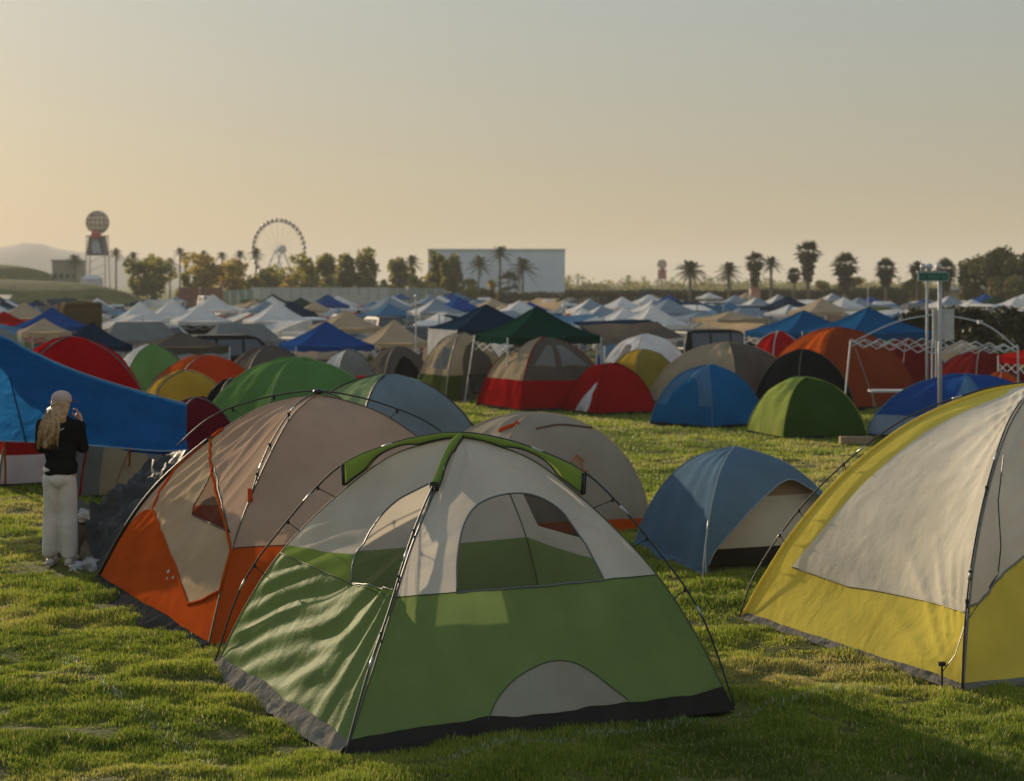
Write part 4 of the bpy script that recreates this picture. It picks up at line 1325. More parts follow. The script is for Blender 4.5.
mtent('small bright orange tent behind the royal blue tent', 1002, 43, 32, 371, 26, MORANGE, MORANGE, faces={0: (MORANGE, MORANGE)})
mtent('tan tent beyond the wine tent at the right edge', 962, 62, 34, 342, 40, MBEIGE, MBEIGE)


# ------------------------------------------------------------------ pop-up canopies
def canopy(label, px, py, d, a, ev=None, cl=MWHITE, cf=None, rot=20, legs=True, wall=None, group=None, frame=True, low=None, step=.3, place=True, leg_slant=0.0):
    """px, py: the peak in the picture at distance d; a: half side; ev: pixel row of the front corner's eave; cl, cf: cloth of the left and front slopes"""
    cf = cf or cl
    c = at(px, d); zt = H - (py - HY) * d / F
    r = R(rot); e1 = V3(math.cos(r), math.sin(r), 0) * a; e2 = V3(-math.sin(r), math.cos(r), 0) * a
    N = c - e1 - e2
    ze = (H - (ev - HY) * N.y / F) if ev else c.z + 1.9
    ze = min(ze, zt - .25)
    t = thing('pop_up_canopy', label, 'canopy', c, group)
    cs = [N, c + e1 - e2, c + e1 + e2, c - e1 + e2]
    top = [V3(q.x, q.y, ze) for q in cs]
    D = Dome(t, top, V3(c.x, c.y, zt), body=CANOPY, base_z=ze)
    for f in range(4): D.sag[f] = -.05 * a
    D.build({0: [('roof', cf, None)], 1: [('roof', cf, None)], 2: [('roof', cl, None)], 3: [('roof', cl, None)]}, step)
    # valance: a short hanging edge, its foot a little uneven
    for grp, mt in (((3, 2), cl), ((0, 1), cf)):
        V = []; Fc = []
        for f in grp:
            A, Bq = top[f], top[(f + 1) % 4]; n = 10; o = len(V)
            for k in range(n + 1):
                q = lerp(A, Bq, k / n); q = q - V3(0, 0, .03 * math.sin(math.pi * k / n))
                V += [q, q - V3(0, 0, .20 + .03 * math.sin(k * 2.3 + f))]
            Fc += [(o + 2 * k, o + 2 * k + 1, o + 2 * k + 3, o + 2 * k + 2) for k in range(n)]
        mesh_obj('valance', V, Fc, mt, t)
        if cl is cf: pass
    if legs:
        for k, (q, g) in enumerate(zip(top, cs)):
            mb = MB(); off = V3((-leg_slant if k == 3 else 0), 0, 0)
            mb.box(lerp(q, g, .25) + off * .25, (.045, .045, 0.01)) if False else mb.tube([q - V3(0, 0, .02), g + off + V3(0, 0, .02)], .024, 6)
            mb.box(g + off + V3(0, 0, .015), (.10, .10, .03)); mb.build('leg', WPOLE, t)
    if frame:
        mb = MB()
        for f in (0, 3):
            A, Bq = top[f] - V3(0, 0, .22), top[(f + 1) % 4] - V3(0, 0, .22); n = 4
            for k in range(n):
                p, q = lerp(A, Bq, k / n), lerp(A, Bq, (k + 1) / n)
                mb.tube([p, q - V3(0, 0, .22)], .012, 4); mb.tube([p - V3(0, 0, .22), q], .012, 4)
        mb.build('truss', WPOLE, t)
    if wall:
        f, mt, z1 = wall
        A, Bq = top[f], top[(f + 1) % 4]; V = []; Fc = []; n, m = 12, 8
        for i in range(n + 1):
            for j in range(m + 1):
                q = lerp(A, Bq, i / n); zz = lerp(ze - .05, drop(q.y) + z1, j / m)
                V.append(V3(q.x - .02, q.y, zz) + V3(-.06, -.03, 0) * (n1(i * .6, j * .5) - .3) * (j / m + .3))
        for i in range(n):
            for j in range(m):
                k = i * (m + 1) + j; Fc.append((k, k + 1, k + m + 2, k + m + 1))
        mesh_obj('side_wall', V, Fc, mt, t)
    if place: PLACED.append((c.x, c.y, a * 1.35))
    return t


canopy('dark green pop-up canopy over the red and olive tent', 537, 306, 51, 1.38, 337, MDGREEN, leg_slant=.3)
canopy('navy pop-up canopy with a white canvas side wall, left of the green canopy', 486, 304, 60, 1.52, 329, MNAVY, MNAVY, wall=(3, MWHITE, .1))
canopy('royal blue pop-up canopy in front of the white canopies', 326, 321, 68, 1.5, 346, MBLUE)
canopy('beige pop-up canopy between the blue canopy and the canvas wall', 394, 319, 70, 1.1, 343, MBEIGE)
canopy('beige pop-up canopy behind the royal blue canopy', 346, 310, 82, 1.4, 328, MBEIGE)
canopy('large white pop-up canopy with one side wall, behind the royal blue canopy', 277, 301, 94, 1.5, 321, MWHITE, wall=(0, MWHITE, .9))
W4 = 'white canopies in a row left of the large white one'
canopy('white canopy at the left end of the white row', 140, 301, 100, 1.45, 321, MWHITE, group=W4)
canopy('white canopy second from the left in the white row', 172, 298, 106, 1.35, 317, MWHITE, group=W4)
canopy('white canopy with a black panel as the shade beneath, nearest in the white row', 200, 305, 90, 1.3, 321, MWHITE, group=W4, wall=(0, MBLACK, .1))  # black wall added as the shade under the roof
canopy('white canopy at the back right of the white row', 213, 294, 116, 1.4, 310, MWHITE, group=W4)
canopy('white and blue canopy behind the navy canopy', 435, 299, 112, 1.4, 312, MWHITE, MSTEEL)
canopy('white canopy beside the right edge of the green canopy', 583, 308, 84, 1.4, 327, MWHITE)
canopy('white canopy in the middle of the three right of the green canopy', 624, 307, 90, 1.35, 323, MWHITE)
canopy('white canopy with the tallest peak right of the green canopy', 652, 304, 80, 1.25, 325, MWHITE)
canopy('blue canopy with wind-blown slopes, above the red gazebo', 804, 310, 64, 1.55, 333, MTEAL, MTEAL)
canopy('blue canopy behind the white frame, above the rust tent', 868, 307, 57, 1.5, 333, MTEAL, MTEAL)
canopy('dark navy canopy with a pale wall as its sunlit left side, behind the red tent', 92, 322, 63, 1.25, 346, MNAVY, wall=(3, MSTEEL, .2))  # pale wall added for the sunlight on the left slope
canopy('navy lean-to canopy in front of the brown canvas box', 52, 307, 80, 1.5, 327, MBLUE, MBLUE)
canopy('red canopy at the left picture edge', 4, 311, 82, 1.2, 324, MRED)
canopy('pale canvas canopy between the red and navy canopies', 24, 302, 100, 1.5, 318, MBEIGE)
canopy('tan canvas awning in front of the navy lean-to', 44, 318, 72, .95, 332, MBEIGE)
canopy('beige flat canopy with a black panel as the shade beneath, left of the blue canopies', 730, 311, 86, 1.35, 319, MBEIGE, wall=(0, MBLACK, .2))  # black wall panel stands in for shade below the roof
canopy('grey canopy with a blue grey wall, left of the beige flat canopy', 700, 311, 92, 1.2, 318, MSTEEL, wall=(0, MSTEEL, .4))
canopy('small red canopy on a pole at the right edge', 1040, 345, 47, .75, 357, MRED)
canopy('low tan canopy behind the orange dome tent', 182, 332, 54, 1.2, 347, MBROWNG, wall=(0, MSTEEL, .1))


def canvas_box():
    """brown square canvas shelter"""
    d = 84; t = thing('canvas_shelter', 'square brown canvas shelter among the canopies at left', 'shelter', at(80, d))
    a = 36 / F * d / 2
    c = at(80, d); h = H - (303 - HY) * d / F - c.z
    P = [c + E1 * sx * a + E2 * sy * a for sx, sy in ((-1, -1), (1, -1), (1, 1), (-1, 1))]
    MB().add(P + [p + V3(0, 0, h) for p in P], [(0, 1, 5, 4), (1, 2, 6, 5), (2, 3, 7, 6), (3, 0, 4, 7)]).build('canvas_wall', fb('brown_canvas', (.16, .115, .06)), t)
    MB().add([p + V3(0, 0, h + .01) for p in P] + [c + V3(0, 0, h + .12)], [(0, 1, 4), (1, 2, 4), (2, 3, 4), (3, 0, 4)]).build('canvas_roof', fb('brown_canvas', (.16, .115, .06)), t)
    mb = MB(); mb.tube([P[3] + V3(-.6, 0, 0), P[0] + V3(-.1, 0, h)], .09, 5); mb.build('awning_edge', MBEIGE, t)
    PLACED.append((c.x, c.y, a * 1.5))


canvas_box()


# ------------------------------------------------------------------ bare canopy frame at the right
def bare_frame():
    d = 40.0
    t = thing('canopy_frame', 'bare white canopy frame without its cloth, by the sign post', 'canopy frame', at(930, d))
    zt = lambda py, dd: H - (py - HY) * dd / F
    tops = []
    for g, dx, py, dd in ((at(842, d + 1.5), .20, 343, d + 1.5), (at(932, d), 0, 350, d), (at(1018, d + 1.3), 0, 349, d + 1.3), (at(936, d + 3.4), 0, 342, d + 3.4)):
        top = V3(g.x + dx, g.y, zt(py, dd)); tops.append(top)
        mb = MB(); mb.tube([top + V3(0, 0, .06), g], .02, 6); mb.box(g + V3(0, 0, .02), (.12, .12, .04)); mb.build('leg', WPOLE, t)

    def truss(a, b, n, h=.17):
        for sg in (0, 1):
            mb = MB()
            for k in range(n):
                p, q = lerp(a, b, k / n), lerp(a, b, (k + 1) / n)
                o = V3(0, .02 * sg, 0)
                up, dn = V3(0, 0, h * .5), V3(0, 0, -h * .5)
                if (k + sg) % 2: mb.tube([p + up + o, q + dn + o], .013, 5)
                else: mb.tube([p + dn + o, q + up + o], .013, 5)
            mb.build('truss_bar', WPOLE, t)
    for i in range(4): truss(tops[i], tops[(i + 1) % 4], 6)
    pk = dp(937, 314, d + 1.7)
    for i, (mx, my) in enumerate(((896, 322), (935, 325), (984, 324), (938, 322))):
        m_ = dp(mx, my, (tops[i].y + pk.y) / 2)
        mb = MB(); mb.tube(spline([tops[i], m_, pk], 6), .018, 5); mb.build('roof_strut', WPOLE, t, smooth=True)
    mb = MB(); mb.box(dp(980, 322, d), (.1, .1, .08)); mb.build('joint', WPOLE, t)
    mb = MB(); mb.tube([gp(872, 404) + V3(0, 0, .35), gp(906, 404) + V3(0, 0, .35)], .05, 6)
    mb.build('table_edge', WPOLE, t) if False else None
    mb = MB(); mb.tube([tops[0] + V3(.1, 0, -.1), at(884, d + 1)], .012, 5); mb.build('guy_strap', MGREY, t)


bare_frame()


def sign_post():
    d = 37.0
    g = at(940, d)
    t = thing('street_sign', 'green street sign on a grey post with a white board below', 'sign', g)
    PG = solid('galvanised_post', (.40, .39, .38), rough=.5, metal=.1)
    zt = lambda py: H - (py - HY) * d / F
    mb = MB(); mb.tube([g, V3(g.x, g.y, zt(276))], .043, 9); mb.build('post', PG, t, smooth=True)
    x0, x1 = (917 - CX) * d / F, (948 - CX) * d / F; zc = zt(276.7); h = (281.5 - 272.2) * d / F
    cx = (x0 + x1) / 2
    bl = MB().box((cx, d - .075, zc), (x1 - x0, .025, h)).build('sign_blade', solid('sign_green', (.015, .12, .085), rough=.4), t)
    WH = solid('sign_white', (.45, .50, .46), rough=.5)
    mb = MB(); e = .012
    for zz in (zc + h / 2 - e, zc - h / 2 + e): mb.box((cx, d - .09, zz), (x1 - x0 - .02, .004, .012))
    for xx in (x0 + e, x1 - e): mb.box((xx, d - .09, zc), (.012, .004, h - .02))
    mb.build('sign_border', WH, bl)
    # the lettering is a row of worn, unreadable strokes in two groups
    rr = random.Random(4)
    for wx0, wx1, n in ((x0 + .06, x0 + .15, 2), (x0 + .2, x0 + .44, 6), (x0 + .49, x1 - .05, 2)):
        mb = MB()
        for k in range(n):
            xx = lerp(wx0, wx1, (k + .5) / n); hh = h * rr.uniform(.28, .42)
            mb.box((xx, d - .092, zc), (.016, .003, hh)); mb.box((xx + .012, d - .092, zc + rr.uniform(-.03, .03)), (.02, .003, .014))
        mb.build('lettering', solid('faded_lettering', (.12, .25, .22), rough=.5), bl)
    zb0, zb1 = zt(340), zt(309)
    bx0, bx1 = (933.5 - CX) * d / F, (955 - CX) * d / F
    MB().box(((bx0 + bx1) / 2, d + .085, (zb0 + zb1) / 2), (bx1 - bx0, .03, zb1 - zb0)).build('notice_board', solid('board_white', (.50, .48, .46), rough=.5), t)
    g2 = at(927, d + 6)
    l = thing('light_mast', 'grey mast with two white floodlights behind the street sign', 'light mast', g2)
    z2 = H - (271 - HY) * (d + 6) / F
    MB().tube([g2, V3(g2.x, g2.y, z2)], .03, 7).build('mast', PG, l, smooth=True)
    for sx, w_ in ((-.10, .075), (.05, .085), (.26, .07)):
        mb = MB(); mb.sphere((g2.x + sx, d + 5.95, z2 + .10), (w_, .07, .085), 12, 8); mb.box((g2.x + sx, d + 6.05, z2 + .06), (w_, .05, .12)); mb.build('floodlight', WPOLE, l, smooth=True)
    MB().box((g2.x + .1, d + 6, z2 - .02), (.7, .05, .05)).build('cross_arm', PG, l)


sign_post()


def plank():
    a, b = gp(840, 443), gp(872, 444)
    c = (a + b) / 2
    o = MB().box(c + V3(0, 0, .07), ((b - a).length, .18, .14)).build('wooden_plank', solid('weathered_wood', (.30, .20, .12), rough=.8, scale=20), None, c)
    tag(o, 'short weathered plank lying at the far edge of the lawn', 'plank')
    t = thing('folding_table', 'white folding table edge in front of the rust coloured tent', 'table', at(889, 44.5))
    d = 44.5; c = at(889, d, .70)
    MB().box(c, (.95, .5, .05)).build('table_top', WPOLE, t)
    for sx in (-.4, .4): MB().tube([c + V3(sx, 0, -.02), c + V3(sx * .9, 0, -.70)], .014, 6).build('leg', MGREY, t)


plank()


# camp chairs and people's things in the shade of the canopies
def camp_chair(label, px, d, mat, rz=0.0):
    c = at(px, d); t = thing('camp_chair', label, 'chair', c)
    M = Matrix.Rotation(rz, 3, 'Z'); P = lambda x, y, z: c + M @ V3(x, y, z)
    def sheet(nm, q):
        V = []; Fc = []; n = 6
        for i in range(n + 1):
            for j in range(n + 1):
                u, v = i / n, j / n
                p = lerp(lerp(Vector(q[0]), Vector(q[1]), u), lerp(Vector(q[3]), Vector(q[2]), u), v)
                V.append(P(*p) - V3(0, 0, .06 * math.sin(math.pi * u) * (1 if nm == 'seat' else .2)))
        for i in range(n):
            for j in range(n):
                k = i * (n + 1) + j; Fc.append((k, k + 1, k + n + 2, k + n + 1))
        mesh_obj(nm, V, Fc, mat, t)
    sheet('seat', [(-.26, -.24, .42), (.26, -.24, .42), (.26, .22, .36), (-.26, .22, .36)])
    sheet('backrest', [(-.27, .22, .40), (.27, .22, .40), (.28, .34, .88), (-.28, .34, .88)])
    for sx in (-1, 1):
        MB().tube([P(sx * .27, .34, .88), P(sx * .25, .2, .02)], .012, 5).build('leg', BLACKP, t)
        MB().tube([P(sx * .26, -.26, .58), P(sx * .27, -.24, .02)], .012, 5).build('leg', BLACKP, t)
        MB().box(P(sx * .28, .0, .60), (.06, .5, .02), rz).build('armrest', mat, t)


camp_chair('dark camp chair in front of the tan and olive tent', 482, 50.5, MBLACK, .4)
camp_chair('black camp chair beside the pale green tent, at the edge of the lawn', 464, 33, MBLACK, 1.9)
camp_chair('green camp chair back showing under the tall white canopy', 676, 72, MGREEN, .2)
camp_chair('red camp chair beside the small pale grey tent', 372, 50, MRED, 2.6)
# ------------------------------------------------------------------ vehicles
GLASS = solid('car_glass', (.02, .025, .03), rough=.06, spec=.8, var=0)
TYRE = solid('tyre_rubber', (.015, .015, .015), rough=.8)
RIM = solid('wheel_rim', (.4, .4, .4), rough=.35, metal=.7)
LAMPR = solid('tail_lamp_red', (.3, .01, .01), rough=.2)
LAMPW = solid('head_lamp_clear', (.6, .6, .58), rough=.15)


def car_proto(kind, paint_name, col, label, group):
    """kind: suv, sedan, pickup or van; length along x, front at +x"""
    t = thing('parked_car', label, 'car', V3(0, 0, -60), group)
    Z = -60
    prof = dict(
        suv=[(-2.3, .45), (-2.32, .95), (-2.2, 1.05), (1.0, 1.08), (2.15, .98), (2.32, .75), (2.3, .42)],
        sedan=[(-2.3, .42), (-2.32, .85), (-2.2, .95), (.9, .95), (2.1, .82), (2.3, .62), (2.28, .38)],
        pickup=[(-2.7, .5), (-2.72, 1.05), (-2.6, 1.12), (1.2, 1.12), (2.5, 1.05), (2.7, .8), (2.68, .46)],
        van=[(-2.6, .45), (-2.62, 1.1), (-2.5, 1.2), (1.5, 1.2), (2.3, 1.0), (2.55, .8), (2.5, .42)])[kind]
    roof = dict(
        suv=[(-2.15, 1.05), (-1.95, 1.72), (-1.5, 1.80), (.1, 1.80), (.45, 1.72), (1.15, 1.06)],
        sedan=[(-1.9, .94), (-1.2, 1.36), (-.8, 1.43), (.1, 1.44), (.4, 1.38), (1.15, .93)],
        pickup=[(-.75, 1.12), (-.65, 1.74), (-.4, 1.82), (.55, 1.82), (.85, 1.74), (1.45, 1.12)],
        van=[(-2.5, 1.2), (-2.42, 2.0), (-2.2, 2.15), (.6, 2.12), (1.0, 2.02), (1.75, 1.18)])[kind]
    paint = solid(paint_name, col, rough=.5, var=.04, spec=.08, metal=0)

    def loft(p, w0, w1, name, mat, inset=0.0):
        n = len(p); V = []; Fc = []
        for sy in (-1, 1):
            for (x, z) in p:
                k = (z - p[0][1]) / max(1e-6, (max(q[1] for q in p) - p[0][1]))
                V.append(V3(x, sy * (lerp(w0, w1, k) - inset), Z + z))
        for i in range(n - 1): Fc.append((i, i + 1, n + i + 1, n + i))
        Fc += [(n - 1, 0, n, 2 * n - 1), tuple(range(n - 1, -1, -1)), tuple(range(n, 2 * n))]
        return MB().add(V, Fc).build(name, mat, t)
    b = loft(prof, .93, .95, 'body', paint)
    loft(roof, .90, .70, 'cabin', paint)
    # side windows and screens set a few millimetres proud of the cabin
    zt, zb = max(z for _, z in roof), roof[0][1]
    def wid(z): return lerp(.90, .70, (z - zb) / (zt - zb)) + .004
    x0, x1 = roof[1][0] + .12, roof[-2][0] - .05
    z0, z1 = zb + .08, zt - .14
    for sy in (-1, 1):
        m = 3 if kind in ('suv', 'van') else 2
        for k in range(m):
            a, c_ = lerp(x0, x1 + .45, k / m) + .04, lerp(x0, x1 + .45, (k + 1) / m) - .04
            at_ = min(c_, x1)
            MB().add([V3(a, sy * wid(z0), Z + z0), V3(c_, sy * wid(z0), Z + z0), V3(at_, sy * wid(z1), Z + z1), V3(a + (.05 if k == 0 else 0), sy * wid(z1), Z + z1)], [(0, 1, 2, 3) if sy < 0 else (3, 2, 1, 0)]).build('side_window', GLASS, t)
    for (xa, za), (xb, zb_), nm in (((roof[-1]), (roof[-2]), 'windscreen'), (roof[0], roof[1], 'rear_window')):
        s_ = .012 if nm == 'windscreen' else -.012
        A = lambda q: (lerp(xa, xb, q) + s_, lerp(za, zb_, q))
        (xa2, za2), (xb2, zb2) = A(.1), A(.92)
        MB().add([V3(xa2, -wid(za2) + .08, Z + za2), V3(xa2, wid(za2) - .08, Z + za2), V3(xb2, wid(zb2) - .08, Z + zb2), V3(xb2, -wid(zb2) + .08, Z + zb2)], [(0, 1, 2, 3)]).build(nm, GLASS, t)
    for wx in (prof[0][0] + .85, prof[-1][0] - .85):
        for sy in (-1, 1):
            wh = MB().tube([V3(wx, sy * .74, Z + .35), V3(wx, sy * .96, Z + .35)], .35, 16).build('wheel', TYRE, t)
            MB().tube([V3(wx, sy * .95, Z + .35), V3(wx, sy * .975, Z + .35)], .21, 12).build('rim', RIM, wh)
    for sy in (-1, 1):
        MB().box((prof[-3][0] + .06, sy * .68, Z + prof[-3][1] - .15), (.12, .36, .16)).build('headlight', LAMPW, t)
        MB().box((prof[1][0] + .01, sy * .80, Z + prof[1][1] - .08), (.05, .18, .26)).build('tail_light', LAMPR, t)
        MB().box((roof[-1][0] - .15, sy * 1.03, Z + roof[-1][1] + .08), (.12, .2, .14)).build('mirror', paint, t)
    return t


CARS = {}
CG = 'vehicles parked among the tents'
for kind, nm, col, lab in (('suv', 'white_car_paint', (.5, .5, .49), 'white sport utility car parked among the far tents'),
                           ('suv', 'black_car_paint', (.012, .012, .014), 'black sport utility car parked among the far tents'),
                           ('sedan', 'silver_car_paint', (.27, .28, .29), 'silver saloon car parked among the far tents'),
                           ('pickup', 'grey_car_paint', (.08, .085, .09), 'dark grey pickup truck parked among the far tents'),
                           ('van', 'white_car_paint', (.5, .5, .49), 'white van parked among the far tents'),
                           ('sedan', 'red_car_paint', (.28, .015, .015), 'red saloon car parked among the far tents'),
                           ('suv', 'blue_car_paint', (.02, .05, .13), 'dark blue sport utility car parked among the far tents')):
    CARS[(kind, nm)] = car_proto(kind, nm, col, lab, CG)
USED = set()


def put(proto, c, rz, sc=1.0, label=None, group=None):
    """first use moves the original, later ones copy it"""
    if proto in USED:
        return dup(proto, c, rz, sc, label, group)
    USED.add(proto)
    proto.location = c; proto.rotation_euler = (0, 0, rz); proto.scale = (sc, sc, sc) if not hasattr(sc, '__len__') else sc
    if label: proto['label'] = label
    return proto


def car(key, px, d, rz, label):
    c = at(px, d); PLACED.append((c.x, c.y, 2.6))
    return put(CARS[key], c, rz, 1.0, label, CG)


car(('suv', 'black_car_paint'), 240, 61, R(20), 'black sport utility car behind the orange dome tent')
car(('sedan', 'silver_car_paint'), 205, 66, R(26), 'silver car behind the low tan canopy')
car(('suv', 'white_car_paint'), 166, 84, R(26), 'white car beneath the row of white canopies')
car(('pickup', 'grey_car_paint'), 415, 78, R(116), 'dark pickup truck behind the beige canopy')
car(('suv', 'black_car_paint'), 722, 72, R(22), 'black car in the shade of the beige flat canopy')
car(('sedan', 'silver_car_paint'), 345, 92, R(26), 'silver car behind the far beige canopy')

# ------------------------------------------------------------------ the crowd of canopies, tents and cars that fills the field
FARG = {'canopy': 'far canopies filling the field', 'tent': 'far dome tents filling the field', 'car': CG}


def far_canopy(name, label, mt, mt2):
    """whole canopy of 3 m, cloth and four legs"""
    t = thing('pop_up_canopy', label, 'canopy', V3(0, 0, -60), FARG['canopy'])
    a, ze, zt = 1.5, 1.95, 2.75
    cs = [V3(-a, -a, -60 + ze), V3(a, -a, -60 + ze), V3(a, a, -60 + ze), V3(-a, a, -60 + ze)]
    D = Dome(t, cs, V3(0, 0, -60 + zt), body=CANOPY, base_z=-60 + ze)
    D.build({0: [('roof', mt2, None)], 1: [('roof', mt2, None)], 2: [('roof', mt, None)], 3: [('roof', mt, None)]}, .5)
    V = []; Fc = []
    for f in range(4):
        A, Bq = cs[f], cs[(f + 1) % 4]; o = len(V)
        V += [A, Bq, Bq - V3(0, 0, .24), A - V3(0, 0, .24)]; Fc.append((o, o + 1, o + 2, o + 3))
    mesh_obj('valance', V, Fc, mt, t, smooth=False)
    for q in cs:
        MB().tube([q, V3(q.x, q.y, -60)], .03, 5).build('leg', WPOLE, t)
    return t


def far_tent(label, up, lo, left):  # left: cloth of the sun side, mostly paler to stand for sunlight
    t = thing('dome_tent', label, 'tent', V3(0, 0, -60), FARG['tent'])
    a = 1.35; h = 1.7
    cs = [V3(-a, -a, -60), V3(a, -a, -60), V3(a, a, -60), V3(-a, a, -60)]
    D = Dome(t, cs, V3(0, 0, -60 + h), body=ROUND, base_z=-60)
    v = D.pr[0].v_of_z(.35); q = [(0, 0), (1, 0), (1, v), (0, v)]
    D.build({f: [('fly', left if f == 3 else up, None), ('lower_wall', lo, q)] for f in range(4)}, .35)
    return t


FC = [far_canopy('c', 'small %s canopy far back in the crowded field' % n, a, b) for n, a, b in
      (('white', MWHITE, MWHITE), ('royal blue', MBLUE, MBLUE), ('beige', MBEIGE, MBEIGE), ('navy', MNAVY, MNAVY), ('light blue', MCYAN, MCYAN), ('green', MDGREEN, MDGREEN), ('white and blue', MWHITE, MSTEEL), ('grey', MSTEEL, MSTEEL))]
FCW = [22, 6, 9, 9, 9, 5, 15, 14]
FT = [far_tent('small %s dome tent far back in the crowded field' % n, u, l, e) for n, u, l, e in
      (('grey', MGREY, MGREY, MWHITE), ('blue', MSKY, MBLUE, MCYAN), ('orange', MORANGE, MBROWNG, MORANGE), ('green', MGREEN, MOLIVE, MPGREEN), ('red', MRED, MDRED, MRED), ('tan', MTAN, MBROWNG, MBEIGE))]
FTW = [6, 6, 4, 5, 4, 5]
def far_leanto(label, mt):
    """a tarp slung over four unequal poles"""
    t = thing('shade_tarp', label, 'tarp', V3(0, 0, -60), 'far shade tarps slung between the tents')
    hs = (1.45, 1.75, 2.3, 2.2); cs = [V3(-1.7, -1.2, 0), V3(1.7, -1.2, 0), V3(1.7, 1.2, 0), V3(-1.7, 1.2, 0)]
    tp = [c + V3(0, 0, -60 + h) for c, h in zip(cs, hs)]
    V = []; Fc = []; n = 8
    for i in range(n + 1):
        for j in range(n + 1):
            u, v = i / n, j / n; p = lerp(lerp(tp[0], tp[1], u), lerp(tp[3], tp[2], u), v)
            V.append(p - V3(0, 0, .30 * math.sin(math.pi * u) * math.sin(math.pi * v) + .12 * (n1(u * 3 + len(label), v * 3) - .5)))
    for i in range(n):
        for j in range(n):
            k = i * (n + 1) + j; Fc.append((k, k + n + 1, k + n + 2, k + 1))
    mesh_obj('tarp_sheet', V, Fc, mt, t)
    for c, p in zip(cs, tp): MB().tube([p, c + V3(0, 0, -60)], .03, 5).build('pole', WPOLE, t)
    return t


def far_cabin(label, up, lo):
    """upright walled tent under a ridge roof"""
    t = thing('cabin_tent', label, 'tent', V3(0, 0, -60), 'far walled tents filling the field')
    B0 = [V3(-1.6, -1.3, -60), V3(1.6, -1.3, -60), V3(1.6, 1.3, -60), V3(-1.6, 1.3, -60)]
    T0 = [V3(q.x * .9, q.y * .92, -60 + 1.35) for q in B0]; r0, r1 = V3(-.9, 0, -60 + 2.05), V3(.9, 0, -60 + 2.05)
    MB().add(B0 + T0, [(0, 1, 5, 4), (1, 2, 6, 5), (2, 3, 7, 6), (3, 0, 4, 7)]).build('wall', lo, t)
    MB().add(T0 + [r0, r1], [(0, 1, 5, 4), (2, 3, 4, 5), (1, 2, 5), (3, 0, 4)]).build('roof', up, t)
    MB().add([V3(-.5, -1.306, -59.95), V3(.5, -1.306, -59.95), V3(.42, -1.236, -58.85), V3(-.42, -1.236, -58.85)], [(0, 1, 2, 3)]).build('door', MBROWNG, t)
    return t


FL = [far_leanto('%s shade tarp slung on poles in the crowded field' % n, m_) for n, m_ in (('pale blue', MCYAN), ('white', MWHITE), ('silver grey', MSTEEL), ('brown', MBROWNG), ('navy', MNAVY), ('beige', MBEIGE))]
FK = [far_cabin('%s walled tent far back in the crowded field' % n, a, b) for n, a, b in (('white', MWHITE, MWHITE), ('grey and blue', MSTEEL, MBLUE), ('tan', MTAN, MBEIGE), ('grey', MGREY, MGREY), ('green', MOLIVE, MTAN))]
CK = list(CARS.keys())
rf = random.Random(21)
for y0, y1, n_try, pad in ((64, 122, 900, 1.0), (122, 190, 900, 1.05), (190, 296, 1400, 1.12)):
    for _ in range(n_try):
        y = rf.uniform(y0, y1); x = rf.uniform(-.295, .295) * y
        px = CX + F * x / y
        if px > 884 and y < 150: continue              # the dark shrubs stand here
        kind = rf.choices(('canopy', 'tent', 'car', 'leanto', 'cabin'), (40, 20, 26, 16, 13))[0]
        r_ = {'canopy': 1.9, 'tent': 1.6, 'car': 1.9, 'leanto': 1.8, 'cabin': 1.7}[kind] * pad
        if any((x - X) ** 2 + (y - Y) ** 2 < (r_ + q) ** 2 for X, Y, q in PLACED): continue
        if kind == 'car' and y < 100: continue
        if kind == 'canopy' and y < 106: continue
        if sum(1 for p in PLACED) > 380: break
        PLACED.append((x, y, r_))
        c = V3(x, y, drop(y)); rz = R(25.8 + rf.choice((0, 90, 180, 270)) + rf.uniform(-6, 6))
        if kind == 'canopy':
            put(rf.choices(FC, FCW)[0], c, R(18 + rf.uniform(-9, 9)), (rf.uniform(.88, 1.05), rf.uniform(.88, 1.05), rf.uniform(.84, 1.08)), None, None)
        elif kind == 'leanto':
            put(rf.choice(FL), c, R(25.8 + rf.choice((0, 90, 180, 270)) + rf.uniform(-8, 8)), rf.uniform(.8, 1.1))
        elif kind == 'cabin':
            put(rf.choice(FK), c, R(25.8 + rf.choice((0, 90)) + rf.uniform(-8, 8)), rf.uniform(.8, 1.1))
        elif kind == 'tent':
            put(rf.choices(FT, FTW)[0], c, R(25.8 + rf.uniform(-9, 9)), rf.uniform(.8, 1.15))
        else:
            k = CARS[rf.choice(CK)]
            lab = {'w': 1}
            o = put(k, c, rz)
            base = {('suv', 'white_car_paint'): 'white sport utility car', ('suv', 'black_car_paint'): 'black sport utility car', ('sedan', 'silver_car_paint'): 'silver saloon car', ('pickup', 'grey_car_paint'): 'dark grey pickup truck', ('van', 'white_car_paint'): 'white van', ('sedan', 'red_car_paint'): 'red saloon car', ('suv', 'blue_car_paint'): 'dark blue sport utility car'}
            o['label'] = base[[q for q in CARS if CARS[q] is k][0]] + ' parked among the far tents'


for p_ in FC + FT + FL + FK + list(CARS.values()):
    if p_ not in USED:
        for ch in list(p_.children_recursive): bpy.data.objects.remove(ch)
        bpy.data.objects.remove(p_)

